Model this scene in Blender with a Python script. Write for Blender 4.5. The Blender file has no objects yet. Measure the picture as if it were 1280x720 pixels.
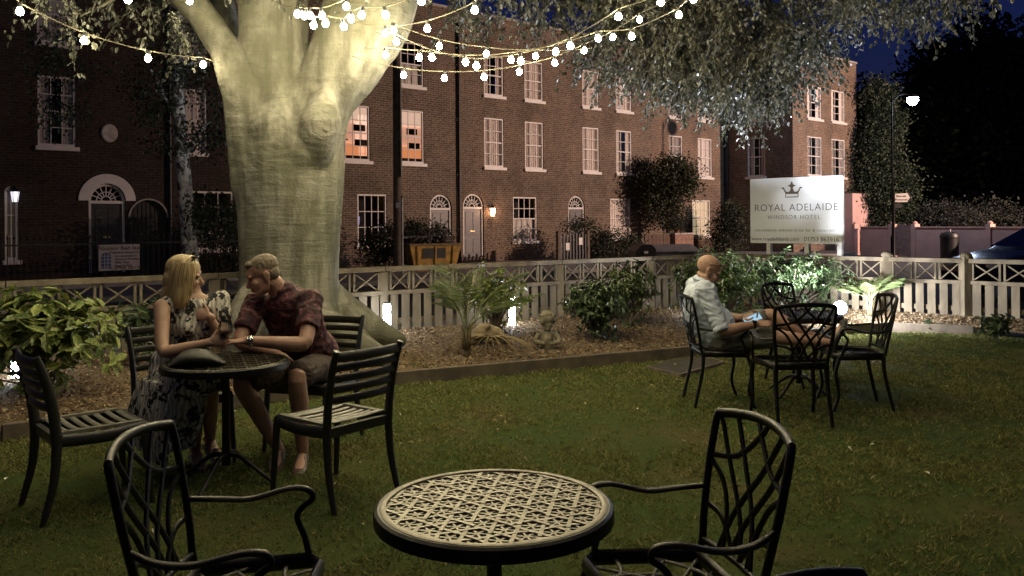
import bpy, bmesh, math, random
import numpy as np
from mathutils import Vector, Matrix, noise
V = Vector
R = math.radians
random.seed(7)
rng = np.random.default_rng(11)
SC = bpy.context.scene
COL = SC.collection

# ------------------------------------------------------------------ camera
F_PX, PX0, PY0, ROLL, EYE = 1050.0, 640.0, 277.0, 0.007, 1.5
cam_data = bpy.data.cameras.new('camera')
cam = bpy.data.objects.new('camera', cam_data); COL.objects.link(cam)
cam.location = (0, 0, EYE)
cam.rotation_mode = 'QUATERNION'
cam.rotation_quaternion = (Matrix.Rotation(R(90), 3, 'X') @ Matrix.Rotation(-ROLL, 3, 'Z')).to_quaternion()
cam_data.sensor_width = 36.0
cam_data.lens = F_PX / 1280 * 36
cam_data.shift_y = -(360 - PY0) / 1280
cam_data.clip_start = 0.05
cam_data.clip_end = 2000
SC.camera = cam

def at(px, py, Y):
    """world point seen at photo pixel (px, py) at real depth Y"""
    u, v = px - PX0, py - PY0
    c, s = math.cos(ROLL), math.sin(ROLL)
    return V(((u * c - v * s) / F_PX * Y, Y, EYE + (-u * s - v * c) / F_PX * Y))

def gp(px, py, z=0.0):
    d = at(px, py, 1.0) - V((0, 0, EYE))
    return V((0, 0, EYE)) + d * ((z - EYE) / d.z)

# ------------------------------------------------------------------ world, moonlight, exposure
w = bpy.data.worlds.new('World'); SC.world = w
w.use_nodes = True
nt = w.node_tree; nt.nodes.clear()
sky = nt.nodes.new('ShaderNodeTexSky'); sky.sky_type = 'NISHITA'
sky.sun_disc = False
sky.sun_elevation = R(1.0); sky.sun_rotation = R(200); sky.altitude = 0
tint = nt.nodes.new('ShaderNodeMix'); tint.data_type = 'RGBA'; tint.blend_type = 'MULTIPLY'
tint.inputs[0].default_value = 1.0; tint.inputs[7].default_value = (0.11, 0.17, 1.0, 1)
bg = nt.nodes.new('ShaderNodeBackground'); bg.inputs[1].default_value = 0.05
out = nt.nodes.new('ShaderNodeOutputWorld')
nt.links.new(sky.outputs[0], tint.inputs[6]); nt.links.new(tint.outputs[2], bg.inputs[0]); nt.links.new(bg.outputs[0], out.inputs[0])
sd = bpy.data.lights.new('moon', 'SUN'); sd.energy = 0.012; sd.angle = R(0.5); sd.color = (0.75, 0.85, 1.0)
so = bpy.data.objects.new('moon', sd); COL.objects.link(so); so.rotation_euler = (R(50), 0, R(20))
SC.view_settings.view_transform = 'Standard'; SC.view_settings.look = 'None'
SC.view_settings.exposure = 0.0; SC.view_settings.gamma = 1.0; SC.view_settings.use_curve_mapping = False
SC.render.engine = 'CYCLES'
SC.cycles.use_denoising = True
SC.cycles.use_light_tree = True
SC.cycles.max_bounces = 6; SC.cycles.diffuse_bounces = 3; SC.cycles.glossy_bounces = 3
SC.cycles.transparent_max_bounces = 12; SC.cycles.transmission_bounces = 6
SC.cycles.sample_clamp_indirect = 4.0
SC.cycles.caustics_reflective = False; SC.cycles.caustics_refractive = False

BULB = 235.0        # emission of one festoon bulb
def lamp(name, loc, power, col, parent=None, r=0.05, kind='POINT', **kw):
    l = bpy.data.lights.new(name, kind); l.energy = power; l.color = col; l.shadow_soft_size = r
    for k, v in kw.items(): setattr(l, k, v)
    o = bpy.data.objects.new(name, l); COL.objects.link(o); o.location = loc
    if parent: o.parent = parent
    return o

# ------------------------------------------------------------------ mesh helpers
def catmull(pts, k=6):
    P = [np.array(p, float) for p in pts]
    if len(P) < 3: return [P[0] + (P[-1] - P[0]) * i / k for i in range(k + 1)]
    P = [2 * P[0] - P[1]] + P + [2 * P[-1] - P[-2]]
    res = []
    for i in range(1, len(P) - 2):
        p0, p1, p2, p3 = P[i - 1:i + 3]
        for j in range(k):
            t = j / k
            res.append(.5 * ((2 * p1) + (-p0 + p2) * t + (2 * p0 - 5 * p1 + 4 * p2 - p3) * t * t + (-p0 + 3 * p1 - 3 * p2 + p3) * t ** 3))
    res.append(P[-2]); return res

class MB:
    def __init__(s): s.v = []; s.f = []
    def add(s, vs, fs):
        n = len(s.v); s.v += [tuple(p) for p in vs]; s.f += [tuple(i + n for i in f) for f in fs]
    def box(s, c, d, rot=None):
        c = V(c); h = V(d) / 2
        vs = [V((x * h.x, y * h.y, z * h.z)) for x in (-1, 1) for y in (-1, 1) for z in (-1, 1)]
        if rot is not None: vs = [rot @ p for p in vs]
        s.add([p + c for p in vs], [(0, 1, 3, 2), (4, 6, 7, 5), (0, 4, 5, 1), (2, 3, 7, 6), (0, 2, 6, 4), (1, 5, 7, 3)])
    def b(s, x0, x1, y0, y1, z0, z1): s.box(((x0 + x1) / 2, (y0 + y1) / 2, (z0 + z1) / 2), (x1 - x0, y1 - y0, z1 - z0))
    def quad(s, a, b, c, d): s.add([a, b, c, d], [(0, 1, 2, 3)])
    def bar(s, p, q, w, h, up=(0, 0, 1), w2=None, h2=None):
        p, q = V(p), V(q); d = (q - p).normalized(); up = V(up)
        if abs(d.dot(up)) > .98: up = V((0, 1, 0)) if abs(d.y) < .9 else V((1, 0, 0))
        x = d.cross(up).normalized(); y = x.cross(d).normalized()
        w2 = w if w2 is None else w2; h2 = h if h2 is None else h2
        vs = [p + x * a * w / 2 + y * b_ * h / 2 for a, b_ in ((-1, -1), (1, -1), (1, 1), (-1, 1))]
        vs += [q + x * a * w2 / 2 + y * b_ * h2 / 2 for a, b_ in ((-1, -1), (1, -1), (1, 1), (-1, 1))]
        s.add(vs, [(3, 2, 1, 0), (4, 5, 6, 7), (0, 1, 5, 4), (1, 2, 6, 5), (2, 3, 7, 6), (3, 0, 4, 7)])
    def loft(s, rings, cap=True, closed=False):
        n = len(rings[0]); m = len(rings); b0 = len(s.v)
        for r in rings: s.v += [tuple(p) for p in r]
        for i in range(m - (0 if closed else 1)):
            j = (i + 1) % m
            for k in range(n):
                l = (k + 1) % n
                s.f.append((b0 + i * n + k, b0 + i * n + l, b0 + j * n + l, b0 + j * n + k))
        if cap and not closed:
            s.f.append(tuple(b0 + k for k in reversed(range(n)))); s.f.append(tuple(b0 + (m - 1) * n + k for k in range(n)))
    def tube(s, pts, r, n=8, closed=False, side=None, k=0, round_cap=False, flat=None):
        """pts with radii r (scalar, list, or list of (rx, ry)); k > 0 smooths; side fixes the direction of rx"""
        m = len(pts)
        rr = [(x if isinstance(x, (tuple, list)) else (x, x)) for x in (r if isinstance(r, (list, tuple)) else [r] * m)]
        if flat: rr = [(a, a * flat) for a, _ in rr]
        if k:
            q = catmull([list(p) + list(ra) for p, ra in zip(pts, rr)], k)
            pts = [V(x[:3]) for x in q]; rr = [(max(x[3], 1e-4), max(x[4], 1e-4)) for x in q]; m = len(pts)
        pts = [V(p) for p in pts]
        if round_cap and not closed:
            a = (pts[0] - pts[1]).normalized(); e = (pts[-1] - pts[-2]).normalized()
            r0, r1 = rr[0], rr[-1]; pre = []; post = []
            for t in (80, 55, 28):
                c, q = math.cos(R(t)), math.sin(R(t))
                pre.append((pts[0] + a * min(r0) * q, (r0[0] * c, r0[1] * c)))
            for t in (28, 55, 80):
                c, q = math.cos(R(t)), math.sin(R(t))
                post.append((pts[-1] + e * min(r1) * q, (r1[0] * c, r1[1] * c)))
            pts = [p for p, _ in pre] + pts + [p for p, _ in post]; rr = [x for _, x in pre] + rr + [x for _, x in post]; m = len(pts)
        T = []
        for i in range(m):
            a = pts[(i - 1) % m] if (closed or i > 0) else pts[i]; b_ = pts[(i + 1) % m] if (closed or i < m - 1) else pts[i]
            t = (b_ - a); T.append(t.normalized() if t.length > 1e-9 else V((0, 0, 1)))
        sd = V(side) if side is not None else (V((0, 0, 1)) if abs(T[0].z) < .9 else V((1, 0, 0))).cross(T[0])
        rings = []
        for i in range(m):
            if side is not None: x = V(side)
            else: x = sd
            x = x - T[i] * x.dot(T[i])
            if x.length < 1e-6: x = T[i].orthogonal()
            x.normalize(); sd = x; y = T[i].cross(x)
            rings.append([pts[i] + x * math.cos(2 * math.pi * j / n) * rr[i][0] + y * math.sin(2 * math.pi * j / n) * rr[i][1] for j in range(n)])
        s.loft(rings, closed=closed)
    def ell(s, c, r, ax=None, n=14, m=9):
        c = V(c); ax = ax or (V((1, 0, 0)), V((0, 1, 0)), V((0, 0, 1)))
        rings = []
        for i in range(m + 1):
            a = -math.pi / 2 + math.pi * (i + .02) / (m + .04)
            rings.append([c + ax[0] * r[0] * math.cos(a) * math.cos(2 * math.pi * j / n) + ax[1] * r[1] * math.cos(a) * math.sin(2 * math.pi * j / n) + ax[2] * r[2] * math.sin(a) for j in range(n)])
        s.loft(rings)
    def lathe(s, prof, c=(0, 0, 0), n=20, ax=None):
        c = V(c); ax = ax or (V((1, 0, 0)), V((0, 1, 0)), V((0, 0, 1)))
        s.loft([[c + ax[0] * r * math.cos(2 * math.pi * j / n) + ax[1] * r * math.sin(2 * math.pi * j / n) + ax[2] * z for j in range(n)] for r, z in prof])
    def prism(s, poly, f0, f1):
        """poly: list of 2D points; f0/f1 map (a, b) to 3D on the two faces"""
        n = len(poly); b0 = len(s.v)
        s.v += [tuple(f0(*p)) for p in poly] + [tuple(f1(*p)) for p in poly]
        s.f.append(tuple(b0 + i for i in reversed(range(n)))); s.f.append(tuple(b0 + n + i for i in range(n)))
        for i in range(n):
            j = (i + 1) % n; s.f.append((b0 + i, b0 + j, b0 + n + j, b0 + n + i))
    def build(s, name, mat, parent=None, smooth=None, bevel=0):
        me = bpy.data.meshes.new(name); me.from_pydata(s.v, [], s.f); me.update()
        if bevel or smooth is not None or True:
            bm = bmesh.new(); bm.from_mesh(me)
            bmesh.ops.recalc_face_normals(bm, faces=bm.faces)
            if bevel:
                bmesh.ops.bevel(bm, geom=[e for e in bm.edges if len(e.link_faces) == 2 and e.calc_face_angle(0) > R(40)], offset=bevel, segments=1, affect='EDGES', clamp_overlap=True)
            bm.to_mesh(me); bm.free()
        if smooth is not None:
            me.polygons.foreach_set('use_smooth', [True] * len(me.polygons))
            if smooth < 170: me.set_sharp_from_angle(angle=R(smooth))
        return link(name, me, mat, parent)

def link(name, me, mat=None, parent=None):
    o = bpy.data.objects.new(name, me); COL.objects.link(o)
    if mat is not None and len(me.materials) == 0: me.materials.append(mat)
    if parent is not None: o.parent = parent
    return o

def fast_mesh(name, verts, faces, mat, parent=None, smooth=False):
    verts = np.asarray(verts, np.float32).reshape(-1, 3); faces = np.asarray(faces, np.int32); k = faces.shape[1]
    me = bpy.data.meshes.new(name)
    me.vertices.add(len(verts)); me.vertices.foreach_set('co', verts.ravel())
    me.loops.add(faces.size); me.loops.foreach_set('vertex_index', faces.ravel())
    me.polygons.add(len(faces)); me.polygons.foreach_set('loop_start', np.arange(0, faces.size, k, dtype=np.int32))
    me.polygons.foreach_set('use_smooth', np.full(len(faces), smooth))
    me.update(calc_edges=True); me.validate()
    return link(name, me, mat, parent)

def remeshed(mb, name, mat, parent=None, voxel=.006, smooth=4, disp=None):
    """fuse the shapes in mb into one continuous skin"""
    me = bpy.data.meshes.new(name); me.from_pydata(mb.v, [], mb.f); me.update()
    bm = bmesh.new(); bm.from_mesh(me); bmesh.ops.recalc_face_normals(bm, faces=bm.faces); bm.to_mesh(me); bm.free()
    o = bpy.data.objects.new(name, me); COL.objects.link(o)
    m = o.modifiers.new('r', 'REMESH'); m.mode = 'VOXEL'; m.voxel_size = voxel
    if smooth:
        q = o.modifiers.new('s', 'SMOOTH'); q.iterations = smooth; q.factor = .5
    dg = bpy.context.evaluated_depsgraph_get()
    nm = bpy.data.meshes.new_from_object(o.evaluated_get(dg)); nm.name = name
    o.modifiers.clear(); o.data = nm; bpy.data.meshes.remove(me)
    if disp:
        no = np.empty(len(nm.vertices) * 3); nm.vertices.foreach_get('normal', no); no = no.reshape(-1, 3)
        for i, vt in enumerate(nm.vertices): vt.co = disp(vt.co.copy(), V(no[i]))
        nm.update()
    nm.polygons.foreach_set('use_smooth', [True] * len(nm.polygons))
    nm.materials.clear(); nm.materials.append(mat)
    o.parent = parent
    return o

def tag(o, label=None, cat=None, group=None, kind=None):
    if label: o['label'] = label
    if cat: o['category'] = cat
    if group: o['group'] = group
    if kind: o['kind'] = kind
    return o
def thing(name, label, cat, loc=(0, 0, 0), rz=0.0, group=None):
    o = bpy.data.objects.new(name, None); COL.objects.link(o); o.empty_display_size = .1
    o.location = loc; o.rotation_euler = (0, 0, rz); return tag(o, label, cat, group)
def kids(o): return [c for c in list(COL.objects) if c.parent == o]
def copy_tree(o, parent=None):
    c = o.copy(); COL.objects.link(c)
    if parent is not None: c.parent = parent
    for ch in kids(o): copy_tree(ch, c)
    return c

# ------------------------------------------------------------------ leaves (numpy)
def unit(a): return a / np.maximum(np.linalg.norm(a, axis=1, keepdims=True), 1e-9)
def leaf_arrays(P, D, N, L, W, fold=.25, curl=.15):
    """P base, D direction, N normal, L length, W width -> 6 verts and 2 quads a leaf"""
    n = len(P); D = unit(D); S = unit(np.cross(D, N)); N = unit(np.cross(S, D))
    L = np.asarray(L).reshape(-1, 1) * np.ones((n, 1)); W = np.asarray(W).reshape(-1, 1) * np.ones((n, 1))
    up = N * W * fold
    a = P + D * L * .30; b = P + D * L * .70 - N * L * curl * .5
    tip = P + D * L - N * L * curl
    vs = np.stack([P, a - S * W * .5 + up, b - S * W * .42 + up, tip, b + S * W * .42 + up, a + S * W * .5 + up], 1)
    i = (np.arange(n) * 6)[:, None]
    fs = np.concatenate([i + np.array([[0, 1, 2, 3]]), i + np.array([[0, 3, 4, 5]])], 0)
    return vs.reshape(-1, 3), fs
def join(parts):
    vs, fs, n = [], [], 0
    for v, f in parts: vs.append(v); fs.append(f + n); n += len(v)
    return np.concatenate(vs), np.concatenate(fs)
def rand_dirs(n): return unit(rng.normal(size=(n, 3)))

# ------------------------------------------------------------------ materials
MATS = {}
def nodes(name):
    m = bpy.data.materials.new(name); m.use_nodes = True
    t = m.node_tree; t.nodes.clear()
    o = t.nodes.new('ShaderNodeOutputMaterial'); p = t.nodes.new('ShaderNodeBsdfPrincipled')
    t.links.new(p.outputs[0], o.inputs[0])
    return m, t, p, o
def c4(c): return (c[0], c[1], c[2], 1)
def mixn(t, a, b, fac, mode='MIX'):
    n = t.nodes.new('ShaderNodeMix'); n.data_type = 'RGBA'; n.blend_type = mode
    for sock, x in ((0, fac), (6, a), (7, b)):
        if hasattr(x, 'is_output'): t.links.new(x, n.inputs[sock])
        else: n.inputs[sock].default_value = x if sock == 0 else c4(x)
    return n.outputs[2]
def noisen(t, scale, detail=4, rough=.55, vec=None, dist=0):
    n = t.nodes.new('ShaderNodeTexNoise'); n.inputs['Scale'].default_value = scale; n.inputs['Detail'].default_value = detail
    n.inputs['Roughness'].default_value = rough; n.inputs['Distortion'].default_value = dist
    if vec is None:
        tc = t.nodes.new('ShaderNodeTexCoord'); vec = tc.outputs['Object']
    t.links.new(vec, n.inputs['Vector']); return n.outputs['Fac']
def ramp(t, fac, stops):
    r = t.nodes.new('ShaderNodeValToRGB'); t.links.new(fac, r.inputs[0])
    while len(r.color_ramp.elements) < len(stops): r.color_ramp.elements.new(.5)
    for e, (p, c) in zip(r.color_ramp.elements, stops): e.position = p; e.color = c4(c) if not isinstance(c, (int, float)) else (c, c, c, 1)
    return r.outputs[0]
def scaled(t, sc):
    tc = t.nodes.new('ShaderNodeTexCoord'); mp = t.nodes.new('ShaderNodeMapping'); mp.inputs['Scale'].default_value = sc
    t.links.new(tc.outputs['Object'], mp.inputs[0]); return mp.outputs[0]
def bumpn(t, p, h, strength, dist=.01):
    b = t.nodes.new('ShaderNodeBump'); b.inputs['Strength'].default_value = strength; b.inputs['Distance'].default_value = dist
    t.links.new(h, b.inputs['Height']); t.links.new(b.outputs[0], p.inputs['Normal'])
def M(name, col, rough=.6, metal=0.0, col2=None, scale=6.0, bump=0.0, bscale=60.0, spec=.5, var=.2, stretch=None, dist=.01):
    if name in MATS: return MATS[name]
    m, t, p, o = nodes(name)
    col2 = col2 or tuple(c * (1 - 2 * var) for c in col)
    f = noisen(t, scale, vec=scaled(t, stretch) if stretch else None)
    t.links.new(mixn(t, col2, col, ramp(t, f, [(.35, 0), (.65, 1)])), p.inputs['Base Color'])
    p.inputs['Roughness'].default_value = rough; p.inputs['Metallic'].default_value = metal; p.inputs['Specular IOR Level'].default_value = spec
    if bump: bumpn(t, p, noisen(t, bscale, vec=scaled(t, stretch) if stretch else None), bump, dist)
    MATS[name] = m; return m
def leafmat(name, c1, c2, c3=None, rough=.45, trans=.25, spots=None, spec=.5):
    if name in MATS: return MATS[name]
    m, t, p, o = nodes(name)
    g = t.nodes.new('ShaderNodeNewGeometry')
    col = ramp(t, g.outputs['Random Per Island'], [(0, c1), (.55, c2), (1, c3 or c2)])
    if spots: col = mixn(t, col, spots, ramp(t, noisen(t, 55, 3), [(.5, 0), (.6, 1)]))
    t.links.new(col, p.inputs['Base Color']); p.inputs['Roughness'].default_value = rough; p.inputs['Specular IOR Level'].default_value = spec
    tr = t.nodes.new('ShaderNodeBsdfTranslucent'); t.links.new(col, tr.inputs[0])
    mx = t.nodes.new('ShaderNodeMixShader'); mx.inputs[0].default_value = trans
    t.links.new(p.outputs[0], mx.inputs[1]); t.links.new(tr.outputs[0], mx.inputs[2]); t.links.new(mx.outputs[0], o.inputs[0])
    MATS[name] = m; return m
def emit(name, col, s):
    if name in MATS: return MATS[name]
    m, t, p, o = nodes(name); p.inputs['Base Color'].default_value = (.8, .8, .8, 1)
    p.inputs['Emission Color'].default_value = c4(col); p.inputs['Emission Strength'].default_value = s
    MATS[name] = m; return m
def glassmat(name, tint=(1, 1, 1), gl=.12):
    if name in MATS: return MATS[name]
    m, t, p, o = nodes(name)
    tr = t.nodes.new('ShaderNodeBsdfTransparent'); tr.inputs[0].default_value = c4(tint)
    g = t.nodes.new('ShaderNodeBsdfGlossy'); g.inputs['Roughness'].default_value = .03
    fr = t.nodes.new('ShaderNodeFresnel'); fr.inputs[0].default_value = 1.5
    ad = t.nodes.new('ShaderNodeMath'); ad.operation = 'ADD'; ad.inputs[1].default_value = gl * .3; t.links.new(fr.outputs[0], ad.inputs[0]); ad.operation = 'MULTIPLY'; ad.inputs[1].default_value = .55 + gl * .5
    mx = t.nodes.new('ShaderNodeMixShader'); t.links.new(ad.outputs[0], mx.inputs[0])
    t.links.new(tr.outputs[0], mx.inputs[1]); t.links.new(g.outputs[0], mx.inputs[2]); t.links.new(mx.outputs[0], o.inputs[0])
    MATS[name] = m; return m
def brickmat(name, c1, c2, mortar=(.30, .27, .23), stain=.5):
    if name in MATS: return MATS[name]
    m, t, p, o = nodes(name)
    tc = t.nodes.new('ShaderNodeTexCoord'); sp = t.nodes.new('ShaderNodeSeparateXYZ'); cb = t.nodes.new('ShaderNodeCombineXYZ')
    t.links.new(tc.outputs['Object'], sp.inputs[0])
    ad = t.nodes.new('ShaderNodeMath'); ad.operation = 'ADD'; t.links.new(sp.outputs[0], ad.inputs[0]); t.links.new(sp.outputs[1], ad.inputs[1])
    t.links.new(ad.outputs[0], cb.inputs[0]); t.links.new(sp.outputs[2], cb.inputs[1])
    br = t.nodes.new('ShaderNodeTexBrick'); t.links.new(cb.outputs[0], br.inputs['Vector'])
    br.inputs['Scale'].default_value = 1.0; br.inputs['Brick Width'].default_value = .23; br.inputs['Row Height'].default_value = .077
    br.inputs['Mortar Size'].default_value = .013; br.inputs['Mortar Smooth'].default_value = .3; br.inputs['Bias'].default_value = -.1
    br.inputs['Color1'].default_value = c4(c1); br.inputs['Color2'].default_value = c4(c2); br.inputs['Mortar'].default_value = c4(mortar)
    big = ramp(t, noisen(t, .55, 7, .7), [(.32, (1 - stain, 1 - stain, 1 - stain)), (.5, (.85, .85, .85)), (.68, (1.05, 1.0, .95))])
    sm = ramp(t, noisen(t, 9, 3, .7), [(.3, .45), (.7, 1.3)])
    a = mixn(t, br.outputs[0], big, 1.0, 'MULTIPLY'); b = mixn(t, a, sm, .8, 'MULTIPLY')
    t.links.new(b, p.inputs['Base Color']); p.inputs['Roughness'].default_value = .9; p.inputs['Specular IOR Level'].default_value = .2
    inv = t.nodes.new('ShaderNodeMath'); inv.operation = 'SUBTRACT'; inv.inputs[0].default_value = 1; t.links.new(br.outputs['Fac'], inv.inputs[1])
    bumpn(t, p, inv.outputs[0], .7, .012)
    MATS[name] = m; return m

iron = M('cast_metal', (.035, .033, .03), .38, .85, var=.25, scale=25, bump=.15, bscale=180)
bronze = M('worn_bronze', (.20, .178, .13), .45, .4, col2=(.14, .122, .085), scale=30, bump=.2, bscale=220, dist=.003)
white_paint = M('white_paint', (.72, .68, .64), .5, var=.07, scale=3)
black_paint = M('black_paint', (.012, .012, .013), .45, var=.2)
chair_resin = M('charcoal_resin', (.022, .021, .019), .40, var=.12, scale=14, bump=.05, bscale=200)
timber_fence = M('weathered_timber', (.165, .13, .083), .85, col2=(.08, .061, .038), scale=5, bump=.3, bscale=30, stretch=(1, 1, .35))
timber_dark = M('dark_timber', (.13, .10, .07), .85, col2=(.07, .055, .04), scale=6, bump=.4, bscale=24)
stone = M('coping_stone', (.4, .37, .33), .8, var=.15, scale=4)
# ================================================================== SETTING
TH = R(40.5); U2 = V((math.cos(TH), math.sin(TH), 0)); N2 = V((math.sin(TH), -math.cos(TH), 0)); P0 = V((.63, 33, 0)); SZ = -.12
def s_of(px): r = (px - 640) / 1050; return (33 * r - .63) / (U2.x - U2.y * r)
def fac(s, t=0.0, z=0.0): return P0 + U2 * s + N2 * t + V((0, 0, z))

FENCE = [V((-9.0, 5.05, 0)), V((-4.8, 7.95, 0)), V((-1.54, 10.1, 0)), V((.66, 11.55, 0)), V((3.45, 13.35, 0))]
FENCE_R = [V((3.45, 13.35, 0)), V((5.24, 11.75, 0)), V((6.0, 11.1, 0)), V((9.5, 7.9, 0))]
EDGE = [V((-6.2, 3.7, 0)), V((-3.54, 5.8, 0)), V((-1.14, 7.72, 0)), V((1.92, 9.18, 0)), V((4.0, 10.75, 0)), V((5.0, 11.2, 0)), V((5.9, 10.75, 0)), V((9.2, 7.7, 0))]
def on_line(poly, x):
    for a, b in zip(poly, poly[1:]):
        if a.x <= x <= b.x: return a.y + (b.y - a.y) * (x - a.x) / (b.x - a.x)
    return poly[0].y if x < poly[0].x else poly[-1].y
def edge_np(x): return np.interp(x, [p.x for p in EDGE], [p.y for p in EDGE])

# --- street sheet to the horizon, pavements with a kerb, lawn, planting bed
asph = M('asphalt', (.05, .05, .052), .85, col2=(.03, .03, .032), scale=2, bump=.4, bscale=120)
g = MB(); g.quad((-600, -300, SZ), (600, -300, SZ), (600, 900, SZ), (-600, 900, SZ)); tag(g.build('street', asph), kind='structure')
pave = M('paving', (.22, .21, .2), .85, col2=(.15, .14, .13), scale=1.5, bump=.3, bscale=60)
g = MB()
for poly, off in ((FENCE + FENCE_R[1:], 2.2),):
    d = [V((-.55, .83, 0)) * off] * (len(FENCE) - 1) + [V((.1, 1.1, 0)) * off] + [V((.68, .73, 0)) * off] * (len(FENCE_R) - 1)
    for i in range(len(poly) - 1):
        a, b = poly[i], poly[i + 1]; c, e = b + d[i + 1], a + d[i]
        up = V((0, 0, -.004)); dn = V((0, 0, SZ - .02))
        g.add([a + up, b + up, c + up, e + up, e + dn, c + dn], [(0, 1, 2, 3), (3, 2, 5, 4)])
tag(g.build('pavement', pave), kind='structure')
g = MB()
for s0, s1 in ((-45, 13), (13.0, 40)):
    a, b, c, e = fac(s0, 6), fac(s1, 6), fac(s1, -9), fac(s0, -9)
    g.add([a + V((0, 0, 0)), b, c, e, a + V((0, 0, SZ)), b + V((0, 0, SZ))], [(0, 1, 2, 3), (0, 4, 5, 1)])
tag(g.build('pavement', pave), kind='structure')

lm, lt, lp, lo = nodes('lawn_soil')
lc = ramp(lt, noisen(lt, 1.3, 5, .6), [(.33, (.085, .07, .032)), (.43, (.06, .07, .024)), (.58, (.045, .068, .02))])
lc2 = mixn(lt, lc, (.038, .042, .016), ramp(lt, noisen(lt, 16, 6, .75), [(.46, 0), (.66, .8)]))
lt.links.new(lc2, lp.inputs['Base Color']); lp.inputs['Roughness'].default_value = .95; lp.inputs['Specular IOR Level'].default_value = .03
bumpn(lt, lp, noisen(lt, 45, 6, .7), .6, .02)
nx, ny = 150, 110
xs = np.linspace(-11, 11, nx); ys = np.linspace(-4, 13.4, ny)
fen = np.interp(xs, [p.x for p in FENCE + FENCE_R[1:]], [p.y for p in FENCE + FENCE_R[1:]])
gv = []
for j in range(ny):
    t = j / (ny - 1)
    for i in range(nx):
        y = -4 + (fen[i] + 4) * t
        gv.append((xs[i], y, .012 * noise.noise(V((xs[i] * .8, y * .8, 0))) + .006 * noise.noise(V((xs[i] * 3, y * 3, 4)))))
gf = [(j * nx + i, j * nx + i + 1, (j + 1) * nx + i + 1, (j + 1) * nx + i) for j in range(ny - 1) for i in range(nx - 1)]
tag(fast_mesh('lawn', gv, gf, lm, smooth=True), kind='structure')

mulch_m = M('bark_mulch', (.20, .135, .07), .95, col2=(.07, .045, .025), scale=28, bump=1, bscale=70, dist=.03)
def bed_z(f): return .07 + .12 * min(1, f * 1.2)
nu, nv = 220, 34
gv = []
ex = np.linspace(-6.0, 8.6, nu)
for j in range(nv):
    for i in range(nu):
        x = ex[i]; y0 = edge_np(x); y1 = np.interp(x, [p.x for p in FENCE + FENCE_R[1:]], [p.y for p in FENCE + FENCE_R[1:]]) - .03
        f = j / (nv - 1); y = y0 + (y1 - y0) * f
        gv.append((x, y, bed_z(f) + .025 * noise.noise(V((x * 2.2, y * 2.2, 3))) + .015 * noise.noise(V((x * 9, y * 9, 1)))))
gf = [(j * nu + i, j * nu + i + 1, (j + 1) * nu + i + 1, (j + 1) * nu + i) for j in range(nv - 1) for i in range(nu - 1)]
tag(fast_mesh('planting_bed', gv, gf, mulch_m, smooth=True), kind='structure')
def bed_h(x, y):
    y0 = float(edge_np(x)); y1 = float(np.interp(x, [p.x for p in FENCE + FENCE_R[1:]], [p.y for p in FENCE + FENCE_R[1:]]))
    return bed_z(max(0, min(1, (y - y0) / max(y1 - y0, .1))))
# loose chips
n = 42000
cx = rng.uniform(-5.5, 7.5, n); f = rng.uniform(0, 1, n) ** 1.1; y0 = edge_np(cx); y1 = np.interp(cx, [p.x for p in FENCE + FENCE_R[1:]], [p.y for p in FENCE + FENCE_R[1:]])
cy = y0 + .05 + (y1 - y0 - .1) * f; cz = .072 + .12 * np.minimum(1, f * 1.2) + rng.uniform(-.005, .03, n)
d = rand_dirs(n); d[:, 2] *= .35; nn = rand_dirs(n); nn[:, 2] = np.abs(nn[:, 2]) + .6
v_, f_ = leaf_arrays(np.stack([cx, cy, cz], 1), d, nn, rng.uniform(.012, .045, n), rng.uniform(.008, .02, n), .1, .1)
tag(fast_mesh('wood_chips', v_, f_, leafmat('chip', (.07, .042, .022), (.20, .13, .062), (.40, .31, .2), .9, 0)), 'loose brown wood chips covering the planting bed along the fence', 'wood chips', kind='stuff')
# timber edging, one sleeper board per stretch
for i in range(len(EDGE) - 2):
    a, b = EDGE[i], EDGE[i + 1]
    nseg = max(1, round((b - a).length / 2.6))
    for k in range(nseg):
        p = a + (b - a) * (k / nseg); q = a + (b - a) * ((k + 1) / nseg); dd = (q - p).normalized() * .004
        m = MB(); m.bar(p + dd + V((0, 0, .04)), q - dd + V((0, 0, .04)), .05, .17); o = m.build('edging_board', timber_dark, bevel=.006)
        lab = {0: 'dark timber edging board at the far left behind the empty slatted chair', 1: ('dark timber edging board below the variegated bush and the seated woman' if k == 0 else 'dark timber edging board behind the couple and their table'),
               2: ('timber edging board below the young palm and driftwood' if k == 0 else 'timber edging board between the cherub statue and the man with the phone'),
               3: 'timber edging board behind the seated man with the phone', 4: 'short timber edging board in front of the bright ground floodlight', 5: 'timber edging board in front of the right hand garden fence'}[i]
        tag(o, lab, 'garden edging', 'timber boards edging the planting bed')
# bare soil patch set in the lawn
sp = [gp(808, 461), gp(862, 443), gp(905, 455), gp(850, 471)]
m = MB(); m.add([p + V((0, 0, .016)) for p in sp], [(0, 1, 2, 3)]); tag(m.build('soil_patch', M('soil', (.05, .04, .03), .95, scale=20, bump=1, bscale=60)), kind='structure')
m = MB()
for a, b in ((0, 3), (3, 2), (2, 1)):
    m.bar(sp[a] + V((0, 0, .008)), sp[b] + V((0, 0, .008)), .025, .04)
tag(m.build('patch_border', timber_dark), 'thin wooden border round the bare soil patch in the lawn', 'garden border')

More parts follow.
